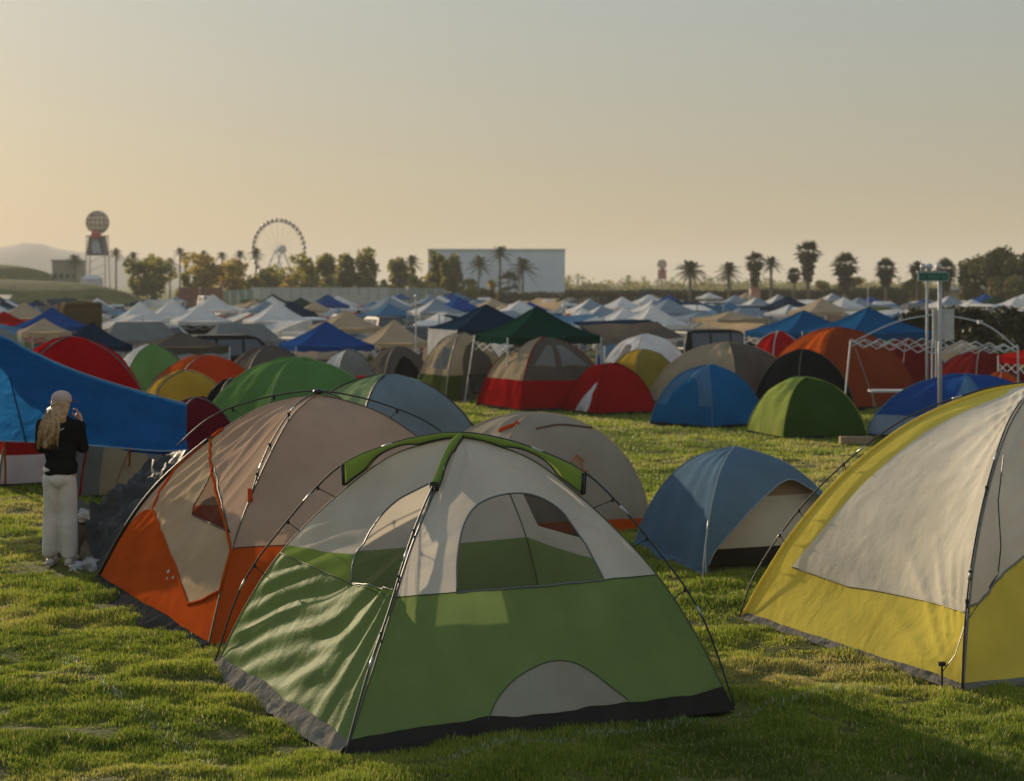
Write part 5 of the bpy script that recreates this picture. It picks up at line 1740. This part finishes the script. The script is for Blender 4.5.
# ------------------------------------------------------------------ trees
LEAFA = foliage('olive_leaves', (.11, .11, .02), (.38, .33, .06), .7, .6)
LEAFB = foliage('dark_leaves', (.08, .085, .02), (.30, .27, .055), .65, .6)
LEAFY = foliage('sunlit_yellow_leaves', (.16, .13, .025), (.60, .42, .08), .6, .6)  # yellow of the low sun put into the leaf colour
FROND = foliage('palm_fronds', (.035, .045, .014), (.10, .10, .03), .3, .7)
SKIRTM = foliage('dead_fronds', (.06, .045, .022), (.13, .10, .05), .2, .7)
BARK = solid('bark', (.11, .08, .055), rough=.9, var=.3, scale=12, bump=.6)
PBARK = solid('palm_trunk', (.15, .115, .08), rough=.9, var=.3, scale=9, bump=.5)


def leaf_mass(clumps, n, size, seed, lo=0.0):
    """leaf-sized faces spread through a set of clumps (centre, radii)"""
    rr = np.random.default_rng(seed)
    vol = np.array([c[1][0] * c[1][1] * c[1][2] for c in clumps]) ** .75; vol /= vol.sum()
    V = []; Fc = []
    for ci, (c, r) in enumerate(clumps):
        k = int(n * vol[ci]) + 4
        d = rr.normal(size=(k, 3)); d /= np.linalg.norm(d, axis=1)[:, None]
        rad = rr.uniform(.25, 1, k) ** .45
        p = np.array(c) + d * rad[:, None] * np.array(r)
        for q in range(k):
            if p[q, 2] < lo: continue
            a = rr.normal(size=3); a /= np.linalg.norm(a); b = np.cross(a, rr.normal(size=3)); b /= np.linalg.norm(b) + 1e-9
            s = size * rr.uniform(.6, 1.4)
            o = len(V); P = p[q]
            V += [P - a * s, P + b * s * .55, P + a * s, P - b * s * .55]; Fc.append((o, o + 1, o + 2, o + 3))
    return V, Fc


def tree(label, x, y, h, w, leaf, seed, n=1500, size=.28, trunk=.18, z0=None, bushy=False, group=None, cl=9):
    z0 = drop(y) if z0 is None else z0
    rr = random.Random(seed); c = V3(x, y, z0)
    t = thing('bush' if bushy else 'tree', label, 'bush' if bushy else 'tree', c, group)
    cs = []
    base = .12 * h if bushy else trunk * h
    for k in range(cl):
        an = rr.uniform(0, 6.28); q = rr.uniform(0, 1)
        zz = base + (h - base) * rr.uniform(.15, .88)
        ww = w / 2 * (.9 if .2 < (zz - base) / (h - base) < .7 else .5)
        cs.append(((x + math.cos(an) * ww * q, y + math.sin(an) * ww * q, z0 + zz), (w * rr.uniform(.14, .27), w * rr.uniform(.14, .27), (h - base) * rr.uniform(.10, .2))))
    cs.append(((x, y, z0 + base + (h - base) * .5), (w * .22, w * .22, (h - base) * .40)))
    V, Fc = leaf_mass(cs, n, size, seed, z0)
    mb = MB()
    mb.tube([c, c + V3(.03 * h * rr.uniform(-1, 1), 0, h * .35), c + V3(.05 * h * rr.uniform(-1, 1), 0, h * .75)], [h * .028, h * .02, h * .006], 7)
    for k in range(5):
        q = Vector(cs[k][0]); s_ = c + V3(0, 0, h * rr.uniform(.2, .45)); mb.tube([s_, lerp(s_, q, .5) + V3(0, 0, .03 * h), q], [h * .013, h * .009, h * .004], 5)
    mb.build('trunk', BARK, t)
    mesh_obj('crown', V, Fc, leaf, t, smooth=False)
    return t


def pxt(px, top, d, base_px=None):
    """x, height above the ground there"""
    return (px - CX) * d / F, d, H - (top - HY) * d / F - drop(d)


TG = 'round trees behind the white fence'
for px, top, wpx, d, lf, lab in (
        (138, 259, 20, 330, LEAFB, 'low dark tree at the left end of the tree line'), (156, 259, 26, 330, LEAFA, 'broad olive tree beside the observation tower'),
        (206, 252, 27, 320, LEAFY, 'yellow lit tree left of the ferris wheel with palms behind'), (234, 254, 27, 325, LEAFY, 'yellow lit tree just left of the ferris wheel'),
        (272, 261, 30, 320, LEAFA, 'wide olive tree in front of the ferris wheel'), (305, 253, 24, 310, LEAFA, 'olive tree at the right foot of the ferris wheel'),
        (324, 255, 22, 318, LEAFA, 'olive tree left of the tallest dark tree'), (347, 249, 20, 310, LEAFB, 'tall dark tree, left of a touching pair'),
        (366, 249, 22, 312, LEAFB, 'tall dark tree, right of a touching pair'), (399, 257, 18, 320, LEAFB, 'slim dark tree left of the thin palm'),
        (437, 250, 16, 305, LEAFB, 'dark tree at the left edge of the big white wall'), (453, 249, 12, 300, LEAFB, 'narrow cypress-like tree in front of the big white wall')):
    x, y, h = pxt(px, top, d); tree(lab, x, y, h * 1.04, wpx / F * d * 2.1, lf, int(px * 7), 1300, .40, trunk=.1)
for px, top, wpx, d, lf, lab in (
        (186, 272, 16, 305, LEAFA, 'small bush left of the yellow trees'), (255, 272, 22, 300, LEAFA, 'rounded bush between the yellow and the olive trees'),
        (288, 274, 26, 300, LEAFY, 'yellowish bush below the ferris wheel'), (384, 276, 20, 305, LEAFA, 'low bush right of the tall dark pair'), (416, 273, 34, 300, LEAFA, 'wide green bush below the thin palm'),
        (472, 277, 24, 296, LEAFA, 'round green bush in front of the big white wall'), (492, 280, 12, 296, LEAFY, 'small pale bush in front of the big white wall'), (330, 276, 24, 300, LEAFA, 'low green bush below the olive trees')):
    x, y, h = pxt(px, top, d); tree(lab, x, y, h, wpx / F * d * 1.15, lf, int(px * 5), 800, .32, bushy=True)


def palm(label, px, top, d, crown_px, leaf=FROND, skirt=0.0, seed=0, fan=False, lean=0.0, group=None, nf=34):
    x, y, h = pxt(px, top, d); z0 = drop(d); c = V3(x, y, z0)
    t = thing('palm_tree', label, 'palm', c, group)
    rr = random.Random(seed + int(px)); rc = crown_px / F * d / 2
    hd = h - rc * .75
    topv = c + V3(lean * h, 0, hd)
    r0 = max(.10, min(.36, h * (.017 if nf < 30 else .026)))
    MB().tube([c, c + V3(lean * h * .3, 0, hd * .5), topv], [r0 * 1.25, r0, r0 * .85], 8).build('trunk', PBARK, t)
    V = []; Fc = []; 
    for k in range(nf):
        az = k * 2.399 + rr.uniform(-.2, .2); el = lerp(1.45, -.6, (k / nf) ** 1.05) + rr.uniform(-.12, .12)
        L_ = rc * rr.uniform(.9, 1.12)
        d0 = V3(math.cos(az) * math.cos(el), math.sin(az) * math.cos(el), math.sin(el)); side = V3(-math.sin(az), math.cos(az), 0)
        pts = []
        n = 8
        for i in range(n + 1):
            q = i / n; pts.append(topv + d0 * L_ * q - V3(0, 0, (.42 if not fan else .25) * L_ * q * q))
        if fan:
            # stalk and a round of stiff blades
            st = pts[4]; e = (pts[5] - pts[4]).normalized(); up = e.cross(side).normalized()
            for b in range(9):
                an = lerp(-1.35, 1.35, b / 8); dirb = e * math.cos(an) + side * math.sin(an)
                tip = st + dirb * L_ * .55 - V3(0, 0, .12 * L_ * abs(math.sin(an))); wv = side * math.cos(an) - e * math.sin(an)
                o = len(V); m_ = lerp(st, tip, .55) + V3(0, 0, .02 * L_)
                V += [st, m_ + wv * L_ * .065, tip, m_ - wv * L_ * .065]; Fc.append((o, o + 1, o + 2, o + 3))
            o = len(V); V += [topv + side * .03, st + side * .02, st - side * .02, topv - side * .03]; Fc.append((o, o + 1, o + 2, o + 3))
        else:
            for i in range(1, n + 1):
                q = i / n; ll = L_ * .30 * math.sin(math.pi * min(1, .2 + q * .72)); a = pts[i - 1]; b = pts[i]; e = (b - a).normalized()
                for sg in (-1, 1):
                    for m_ in (0, .5):
                        s0 = lerp(a, b, m_); tp = s0 + (side * sg * .8 + e * .6).normalized() * ll - V3(0, 0, ll * .35); o = len(V)
                        V += [s0, s0 + e * L_ * .055, tp]; Fc.append((o, o + 1, o + 2))
                o = len(V); V += [a - side * .04, b - side * .03, b + side * .03, a + side * .04]; Fc.append((o, o + 1, o + 2, o + 3))
    mesh_obj('crown', V, Fc, leaf, t, smooth=False)
    if skirt:
        Lk = skirt * h; cs = [((topv.x, topv.y, topv.z - Lk * (k + .4) / 5), (rc * (.62 - .07 * k), rc * (.62 - .07 * k), Lk * .16)) for k in range(5)]
        V, Fc = leaf_mass(cs, 700, rc * .13, seed + 3); mesh_obj('dead_frond_skirt', V, Fc, SKIRTM, t, smooth=False)
    return t


for px, top, d, cp, lab in ((180, 246, 420, 8, 'thin palm beside its twin, left of the yellow trees'), (185, 251, 415, 8, 'shorter of the thin twin palms left of the yellow trees'),
                            (204, 249, 380, 8, 'palm rising over the yellow lit tree'), (222, 250, 380, 8, 'palm between the two yellow trees'), (240, 248, 380, 9, 'palm over the yellow tree near the wheel'),
                            (256, 246, 380, 10, 'palm standing against the left rim of the ferris wheel'), (116, 246, 430, 10, 'palm right of the observation tower'), (133, 250, 430, 9, 'palm between the tower and the olive tree'), (75, 252, 430, 10, 'palm left of the observation tower'),
                            (170, 256, 400, 9, 'short palm right of the broad olive tree'), (327, 251, 360, 10, 'palm over the olive trees right of the wheel'), (412, 253, 330, 13, 'thin palm between the dark trees'),
                            (478, 252, 330, 16, 'leaning palm in front of the white wall at its left'), (500, 243, 330, 14, 'tallest slim palm in front of the white wall'), (523, 254, 325, 18, 'slim palm in front of the middle of the white wall'), (509, 272, 320, 14, 'short stout palm at the foot of the white wall')):
    palm(lab, px, top, d, cp * 2.1, seed=3, lean=.03 if px == 478 else 0, nf=22, fan=px in (509,))
for px, top, d, cp, sk, fan, lab in ((690, 257, 290, 32, 0, False, 'wide date palm standing alone right of the small tower'), (729, 260, 285, 26, 0, False, 'bushy palm left of the twin palms'), (755, 253, 280, 20, .45, True, 'palm with a long brown skirt, left of a close pair'),
                                     (771, 254, 283, 22, 0, False, 'palm with a clear trunk, right of a close pair'), (794, 268, 275, 15, .2, True, 'small palm under the tallest palm'), (808, 242, 270, 25, .42, True, 'tallest palm at right with thick dark crown'),
                                     (845, 254, 270, 26, .5, True, 'palm with shaggy skirt right of the tallest palm'), (886, 260, 265, 22, .35, True, 'palm with ragged crown left of the street sign'), (917, 259, 250, 20, .2, False, 'palm behind the left end of the street sign'),
                                     (946, 260, 240, 22, .4, True, 'palm behind the right end of the street sign')):
    palm(lab, px, top, d, cp * 1.2, skirt=sk, fan=fan, seed=9)
FDARK = foliage('dark_olive_leaves', (.045, .05, .014), (.15, .13, .035), .4, .5)
for px, top, wpx, d, lf, lab in ((1003, 242, 60, 230, FDARK, 'large dark tree at the right picture edge'), (970, 262, 40, 240, FDARK, 'dark olive tree left of the large tree at right'), (1030, 250, 50, 225, FDARK, 'big dark tree cut by the right edge'),
                                 (850, 279, 26, 300, LEAFA, 'low tree behind the shaggy palm'), (918, 280, 30, 260, LEAFA, 'low tree behind the street sign post'), (824, 280, 22, 300, LEAFA, 'low tree between the tallest palm and the shaggy one')):
    x, y, h = pxt(px, top, d); tree(lab, x, y, h * 1.06, wpx / F * d * 1.2, lf, int(px * 3), 4200 if wpx > 35 else 1300, .26, cl=16 if wpx > 35 else 9, trunk=.1)
# dark flowering shrubs near the sign
for px, top, wpx, d, lab in ((918, 307, 64, 76, 'dark shrub behind the blue canopy near the sign'), (972, 301, 84, 74, 'tall dark shrub behind the canopy frame'), (1024, 305, 60, 78, 'dark shrub at the right edge behind the frame')):
    x, y, h = pxt(px, top, d); tree(lab, x, y, h, wpx / F * d * 1.25, foliage('shrub_leaves', (.018, .026, .008), (.06, .055, .018), .25, 1.2), int(px), 3000, .13, bushy=True, cl=14)


# clipped hedge along the far side, in separate runs
def hedge(label, px0, px1, d0, d1, top_px, leaf, n, seed):
    a, b = at(px0, d0), at(px1, d1); c = (a + b) / 2; L_ = (b - a).length
    h = H - (top_px - HY) * c.y / F - c.z
    t = thing('hedge', label, 'hedge', c)
    rr = np.random.default_rng(seed); V = []; Fc = []
    e = (b - a).normalized(); nrm = V3(-e.y, e.x, 0)
    for _ in range(n):
        q = rr.random(); z = (rr.random() ** .7) * h * (.92 + .16 * n1(q * L_ * .12, seed)); p = lerp(a, b, q) + nrm * rr.uniform(-1.2, 1.2) + V3(0, 0, z)
        u = Vector(rr.normal(size=3)).normalized(); w_ = u.orthogonal().normalized(); s = rr.uniform(.25, .5); o = len(V)
        V += [p - u * s, p + w_ * s * .6, p + u * s, p - w_ * s * .6]; Fc.append((o, o + 1, o + 2, o + 3))
    mesh_obj('leaves', V, Fc, leaf, t, smooth=False)
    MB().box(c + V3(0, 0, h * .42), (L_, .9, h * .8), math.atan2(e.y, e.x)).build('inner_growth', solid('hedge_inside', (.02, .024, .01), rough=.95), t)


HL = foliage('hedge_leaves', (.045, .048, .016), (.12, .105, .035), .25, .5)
hedge('long clipped hedge behind the field, below the date palms', 566, 830, 300, 288, 290.5, HL, 9000, 2)
hedge('clipped hedge below the street sign, right of the tallest palm', 826, 1060, 285, 262, 289, HL, 8000, 4)
hedge('low hedge at the foot of the white wall', 440, 568, 302, 300, 293, HL, 2500, 6)


# ------------------------------------------------------------------ fences and walls behind the field
def fence(label, px0, px1, d, top, mat, n, name='panel_fence', cat='fence'):
    a, b = at(px0, d), at(px1, d); c = (a + b) / 2
    h = H - (top - HY) * d / F - c.z
    t = thing(name, label, cat, c)
    for k in range(n):
        p, q = lerp(a, b, k / n), lerp(a, b, (k + 1) / n)
        MB().box((p + q) / 2 + V3(0, 0, h / 2), ((q - p).length - .25, .08, h)).build('panel', mat, t)
        MB().box(p + V3(0, 0, h / 2), (.12, .14, h + .15)).build('post', WPOLE, t)
    return t


fence('white panel fence behind the field, left of the green tarp', 252, 388, 292, 287.5, solid('fence_white', (.46, .45, .40), rough=.7), 14)
fence('greyish green screen fence right of the white panel fence', 388, 445, 294, 288, solid('fence_green_grey', (.24, .28, .24), rough=.8), 6)
fence('pale green screen at the left end of the fence line', 222, 254, 290, 290, solid('fence_pale_green', (.22, .30, .24), rough=.8), 4)


def simple_wall():
    a, b = at(180, 288), at(221, 288); c = (a + b) / 2; h = H - (288 - HY) * 288 / F - c.z
    t = thing('brick_wall', 'low red brick wall left of the fence line', 'wall', c)
    MB().box(c + V3(0, 0, h / 2), ((b - a).length, .3, h)).build('brickwork', solid('red_brick', (.24, .095, .06), rough=.9, scale=2), t)
    MB().box(c + V3(0, 0, h + .05), ((b - a).length + .2, .42, .1)).build('coping', solid('wall_coping', (.3, .2, .15), rough=.9), t)
    for k in range(5):
        p = lerp(a, b, k / 4); MB().box(p + V3(0, -.1, h / 2), (.45, .45, h + .2)).build('pier', solid('red_brick', (.24, .095, .06)), t)


simple_wall()


def white_wall():
    d = 345; a, b = at(428, d), at(565, d); c = (a + b) / 2; h = H - (250 - HY) * d / F - c.z
    t = thing('white_hall', 'huge plain white hall rising behind the field', 'building', c)
    W = solid('hall_cladding', (.70, .72, .75), rough=.6, var=.04, scale=.3)
    n = 12
    MB().box(c + V3(0, 9, h / 2), ((b - a).length, 18, h)).build('hall_body', W, t)
    for k in range(n):
        p, q = lerp(a, b, k / n), lerp(a, b, (k + 1) / n)
        MB().box((p + q) / 2 + V3(0, -.04, h / 2 - .2), ((q - p).length - .07, .06, h - .5)).build('cladding_panel', W, t)
    MB().box(c + V3(0, 8.9, h + .1), ((b - a).length + .3, 18.4, .25)).build('roof_edge', solid('hall_roof', (.66, .68, .71), rough=.7), t)


white_wall()


# ------------------------------------------------------------------ ferris wheel
def ferris():
    d = 900.0; z0 = -.9
    c = at(279, d); zc = H - (249.5 - HY) * d / F; Rw = 29.5 / F * d
    t = thing('ferris_wheel', 'tall ferris wheel turning behind the yellow trees', 'ferris wheel', V3(c.x, c.y, z0))
    yaw = R(38); ex = V3(math.cos(yaw), math.sin(yaw), 0); ez = V3(0, 0, 1); ey = V3(-math.sin(yaw), math.cos(yaw), 0)
    O = V3(c.x, d, zc)
    DK = solid('wheel_steel', (.30, .28, .27), rough=.5); DG = solid('gondola_dark', (.05, .045, .05), rough=.4)
    P = lambda a, r, o=0: O + ex * math.cos(a) * r + ez * math.sin(a) * r + ey * o
    for sg in (-1, 1):
        for rr_ in (Rw, Rw * .94):
            MB().tube([P(2 * math.pi * k / 72, rr_, sg * .9) for k in range(73)], .12, 5, cap=False).build('rim', DK, t, smooth=True)
    for k in range(36):
        a = 2 * math.pi * k / 36
        MB().tube([P(a, 1.2, (-.9, .9)[k % 2]), P(a, Rw, (-.9, .9)[k % 2])], .055, 4).build('spoke', DK, t)
    for k in range(36):
        a = 2 * math.pi * (k + .5) / 36; q = P(a, Rw + .1)
        g = MB(); g.sphere(q - V3(0, 0, .2), (1.0, 1.0, 1.1), 10, 7); o = g.build('gondola', DG, t, smooth=True)
        MB().tube([q - ey * 1.0, q + ey * 1.0], .08, 4).build('hanger', DK, o)
    MB().tube([O - ey * 3.2, O + ey * 3.2], 1.0, 14).build('hub', solid('hub_white', (.5, .5, .5), rough=.8, spec=.05), t, smooth=True)
    for sg in (-1, 1):
        for sx in (-1, 1):
            g = V3(O.x, O.y, z0) + ey * sg * 6 + ex * sx * 9
            MB().tube([O + ey * sg * 3, g], .42, 8).build('support_leg', solid('support_white', (.45, .45, .43), rough=.5), t, smooth=True)
    sc_ = MB(); sc_.tube([O - ey * 3.3, O - ey * 3.5], 2.2, 20); sc_.build('centre_disc', solid('disc_grey', (.4, .4, .4), spec=.05), t, smooth=True)
    MB().box(V3(O.x, O.y, z0 + .6), (26, 14, 1.4), yaw).build('platform', DK, t)


ferris()


# ------------------------------------------------------------------ two banner towers topped with a lattice ball
def ball_tower(px, top, ball_px, d, label, dark, band, leg_px, foot):
    c = at(px, d); z = lambda py: H - (py - HY) * d / F
    s = d / F
    t = thing('ball_tower', label, 'tower', c)
    r = ball_px / 2 * s; bc = V3(c.x, d, z(top) - r)
    LT = solid('lattice_grey', (.20, .17, .15), rough=.6)
    lat = MB()
    for k in range(8):
        a = math.pi * k / 8
        lat.tube([bc + V3(math.cos(a) * math.sin(b), math.sin(a) * math.sin(b), math.cos(b)) * r for b in [2 * math.pi * i / 28 for i in range(29)]], r * .035, 4, cap=False)
    for k in range(1, 7):
        b = math.pi * k / 7
        lat.tube([bc + V3(math.cos(a) * math.sin(b), math.sin(a) * math.sin(b), math.cos(b)) * r for a in [2 * math.pi * i / 28 for i in range(29)]], r * .035, 4, cap=False)
    b_ = MB().sphere(bc, r * .95, 24, 16).build('ball', netting('ball_netting', (.28, .22, .18), .55), t, smooth=True)
    lat.build('lattice', LT, b_, smooth=True)
    RED = solid('banner_red', (.38, .03, .025), rough=.6)
    zt = bc.z - r * .9
    MB().tube([V3(c.x, d - .62 * r, bc.z - .72 * r), V3(c.x, d - .62 * r, bc.z - 1.25 * r), V3(c.x, d - .62 * r, bc.z - 1.5 * r)], [.46 * r, .44 * r, .28 * r], 16).build('collar', RED, t, smooth=True)
    zb = z(foot); w0, w1 = r * .62, r * .78
    zt2 = zt - .28 * r
    # tapering banner box with its own figure on the front
    V = [V3(c.x + sx * w0, d + sy * w0, zt2) for sx in (-1, 1) for sy in (-1, 1)] + [V3(c.x + sx * w1, d + sy * w1, zb) for sx in (-1, 1) for sy in (-1, 1)]
    MB().add(V, [(0, 2, 6, 4), (1, 5, 7, 3), (0, 4, 5, 1), (2, 3, 7, 6), (0, 1, 3, 2), (4, 6, 7, 5)]).build('banner_box', dark, t)
    if band is not None:
        out = [(-.30, .16), (.20, .16), (.34, .35), (.42, .60), (.52, .9), (.1, .86), (-.05, .93), (-.28, .80), (-.40, .6), (-.38, .35)]
        pts = []
        for u, q in out:
            zz = lerp(zt2, zb, q); w_ = lerp(w0, w1, q); pts.append(V3(c.x + u * 1.25 * w_ / .8 * .8, d - w_ - .05, zz))
        cc = V3(c.x, d - lerp(w0, w1, .55) - .05, lerp(zt2, zb, .55))
        MB().add(pts + [cc], [(i, (i + 1) % len(pts), len(pts)) for i in range(len(pts))]).build('banner_figure', band, t)
    MB().box(V3(c.x, d, zt2), (r * 2.0, .3, .3)).build('cross_bar', LT, t)
    for sx in (-1, 1):
        for sy in (-1, 1):
            MB().tube([V3(c.x + sx * w0 * 1.25, d + sy * w0, zt2), V3(c.x + sx * leg_px / 2 * s, d + sy * w1 * 1.2, c.z)], .14, 6).build('leg', LT, t)
    br = MB()
    for k in range(5):
        a, b2 = lerp(c.z, zb, k / 5), lerp(c.z, zb, (k + 1) / 5)
        br = MB().tube([V3(c.x - leg_px / 2 * s * .95, d - w1, a), V3(c.x + leg_px / 2 * s * .95, d - w1, b2)], .07, 4); br.build('brace', LT, t)


ball_tower(97.5, 211, 23, 480, 'tall banner tower topped with a lattice ball, on the left skyline', solid('banner_black', (.03, .035, .04), rough=.7), solid('banner_grey', (.30, .33, .38), rough=.7), 21, 255.5)
ball_tower(662, 259.5, 9.5, 620, 'small red banner tower topped with a pale ball, on the right skyline', solid('banner_deep_red', (.33, .05, .04), rough=.7), None, 8, 279)


def small_building():
    d = 430; a, b = at(52, d), at(77, d); c = (a + b) / 2; h = H - (261 - HY) * d / F - c.z
    t = thing('flat_roofed_building', 'flat roofed beige building beyond the grassy mound', 'building', c)
    MB().box(c + V3(0, 4, h / 2), ((b - a).length, 8, h)).build('wall', solid('beige_render', (.30, .26, .18), rough=.9), t)
    MB().box(c + V3(0, 4, h + .15), ((b - a).length + .6, 8.6, .3)).build('roof', solid('roof_edge_grey', (.22, .22, .2), rough=.8), t)
    for k in range(4):
        p = lerp(a, b, (k + .5) / 4); MB().box(p + V3(0, -.03, h * .62), (.9, .08, 1.1)).build('window', GLASS, t)
    c2 = at(92, 415); t2 = thing('marquee_tent', 'low white marquee on the mound below the tower', 'marquee', c2)
    w_ = 16 / F * 415 / 2; z = H - (279 - HY) * 415 / F; zt = H - (275 - HY) * 415 / F
    MB().box(V3(c2.x, 415, (c2.z + z) / 2), (w_ * 2, 6, z - c2.z)).build('side_wall', MWHITE, t2)
    MB().add([V3(c2.x - w_ - .2, 411.8, z), V3(c2.x + w_ + .2, 411.8, z), V3(c2.x + w_ + .2, 418.2, z), V3(c2.x - w_ - .2, 418.2, z), V3(c2.x - w_ * .7, 415, zt), V3(c2.x + w_ * .7, 415, zt)], [(0, 1, 5, 4), (2, 3, 4, 5), (1, 2, 5), (3, 0, 4)]).build('roof', MWHITE, t2)
    c3 = at(996, 250); t3 = thing('flat_roofed_building', 'long white flat roof showing over the hedge at right', 'building', c3)
    z1 = H - (290 - HY) * 250 / F; w3 = 36 / F * 250
    MB().box(V3(c3.x, 254, (z1 + c3.z) / 2), (w3 * 2, 6, z1 - c3.z)).build('wall', solid('beige_render', (.30, .26, .18)), t3)
    MB().box(V3(c3.x, 254, z1 + .25), (w3 * 2 + .8, 6.8, .5)).build('roof', solid('roof_white', (.6, .58, .52), rough=.7), t3)
    d4 = 320; c4 = at(756, d4); t4 = thing('small_hut', 'small pink hut in front of the palm with the long skirt', 'hut', at(755, 262))
    x, y, _ = at(755, 262); z4 = H - (288 - HY) * 262 / F; z5 = H - (293 - HY) * 262 / F; 
    MB().box((x, y, (z4 + drop(262)) / 2), (1.4, 1.2, z4 - drop(262))).build('wall', solid('hut_pink', (.45, .22, .15), rough=.8), t4)
    MB().box((x, y, z4 + .06), (1.7, 1.5, .12)).build('roof', solid('hut_roof', (.35, .18, .12), rough=.8), t4)


small_building()

# thin poles standing among the canopies
for px, top, d, lab in ((200, 288, 130, 'thin grey flag pole behind the white canopy row'), (749, 283, 160, 'thin pole right of the far white canopies'), (868, 288, 140, 'thin pole above the blue canopies'), (416, 296, 66, 'thin pole at the left edge of the navy canopy')):
    c = at(px, d); t = thing('pole', lab, 'pole', c); zt = H - (top - HY) * d / F
    MB().tube([c, V3(c.x, d, zt)], .03, 6).build('shaft', solid('galvanised_post', (.40, .39, .38)), t); MB().sphere(V3(c.x, d, zt), .06, 8, 6).build('finial', WPOLE, t)

# ------------------------------------------------------------------ the mound, the far palms, the mountains
def mound():
    def ridge(name, x0, x1, y0, y1, hf, seed):
        n, m = 70, 22; V = []; Fc = []
        for i in range(n + 1):
            for j in range(m + 1):
                x = lerp(x0, x1, i / n); v = j / m; y = lerp(y0, y1, v)
                k = math.sin(math.pi * v) ** .8 if v < .5 else math.cos(math.pi * (v - .5)) ** .6
                end = smooth01((x1 - x) / 18)
                V.append(V3(x, y, -.95 + max(0, hf(x)) * k * end + .35 * (n1(x * .05 + seed, y * .05) - .5) * k * end))
        for i in range(n):
            for j in range(m):
                q = i * (m + 1) + j; Fc.append((q, q + m + 1, q + m + 2, q + 1))
        o = mesh_obj(name, V, Fc, BANK); o['kind'] = 'structure'
    # near low bank and the higher grassy shoulder behind it
    ridge('hill', -190, -58, 300, 350, lambda x: float(np.interp(x, [-190, -105, -92, -80, -72, -65, -58], [6.2, 5.2, 4.9, 4.4, 3.5, 1.9, .3])), 3)
    ridge('hill', -260, -97, 370, 470, lambda x: 9.0 - .012 * max(0, x + 125) - .006 * max(0, x + 125) ** 2, 9)


mound()


def mountains():
    MT = solid('bare_mountain', (.20, .16, .13), rough=1, var=.2, scale=.004)
    prof = [(-900, 12), (-500, 26), (-200, 30), (-40, 40), (20, 43), (70, 36), (150, 29), (200, 16), (260, 5), (330, 0)]
    n, m = 120, 14; V = []; Fc = []
    d0, d1 = 2500, 3400
    for i in range(n + 1):
        px = lerp(-900, 330, i / n)
        hp = float(np.interp(px, [a for a, _ in prof], [b for _, b in prof]))
        for j in range(m + 1):
            q = j / m; y = lerp(d0, d1, q)
            k = math.sin(math.pi * min(1, q / .55) / 2) if q < .55 else math.cos(math.pi / 2 * (q - .55) / .45)
            hh = hp / F * (d0 + .55 * (d1 - d0)) * k * (.86 + .28 * n1(px * .03, q * 3 + 2, 4)) + (3 if hp > 1 else 0)
            V.append(V3((px - CX) * y / F, y, -3 + hh))
    for i in range(n):
        for j in range(m):
            k = i * (m + 1) + j; Fc.append((k, k + m + 1, k + m + 2, k + 1))
    o = mesh_obj('mountains', V, Fc, MT); o['kind'] = 'structure'


mountains()


def far_wood():
    """the hazy strip of palms and shrubs far behind the hedge"""
    rr = np.random.default_rng(77); rp = random.Random(5); V = []; Fc = []
    for k in range(150):
        px = rp.uniform(560, 1060); d = rp.uniform(640, 900); x = (px - CX) * d / F
        h = rp.uniform(3, 6.5); cs = [((x + rp.uniform(-3, 3), d, h * rp.uniform(.2, .6)), (rp.uniform(2, 4.5), 2, h * .35)) for _ in range(3)]
        a, b = leaf_mass(cs, 90, .6, k, -.9); o = len(V); V += a; Fc += [tuple(i + o for i in f) for f in b]
    for k in range(46):
        px = rp.uniform(565, 1050); d = rp.uniform(600, 850); x = (px - CX) * d / F; h = rp.uniform(3.5, 6.5)
        mb = MB().tube([(x, d, -.9), (x, d, h)], .22, 5); o = len(V); V += mb.V; Fc += [tuple(i + o for i in f) for f in mb.F]
        for q in range(16):
            az = q * 2.4; o = len(V); e = V3(math.cos(az), math.sin(az), 0); s_ = V3(-math.sin(az), math.cos(az), 0); el = rp.uniform(-.5, 1)
            tip = V3(x, d, h) + e * 2.0 + V3(0, 0, el * 1.6 - .5); mid = V3(x, d, h) + e * 1.1 + V3(0, 0, el * 1.2)
            V += [V3(x, d, h), mid + s_ * .3, tip, mid - s_ * .3]; Fc.append((o, o + 1, o + 2, o + 3))
    o = mesh_obj('far_wood', V, Fc, LEAFB, smooth=False)
    tag(o, 'hazy strip of palms and shrubs far behind the hedge', 'trees', None, 'stuff')


far_wood()


# ------------------------------------------------------------------ evening haze
def haze():
    m = bpy.data.materials.new('haze_air'); nt, N, L = nodes_of(m)
    out = N.new('ShaderNodeOutputMaterial'); v = N.new('ShaderNodeVolumePrincipled')
    v.inputs['Color'].default_value = (.99, .96, .90, 1); v.inputs['Density'].default_value = HAZE_D; v.inputs['Anisotropy'].default_value = 0.0
    L.new(v.outputs[0], out.inputs['Volume'])
    o = MB().box((0, 2450, 39), (11000, 6500, 88)).build('haze', m); o['kind'] = 'stuff'
    o['label'] = 'thin golden evening haze over the field'; o['category'] = 'haze'


HAZE_D = .00026
haze()
build_grass()
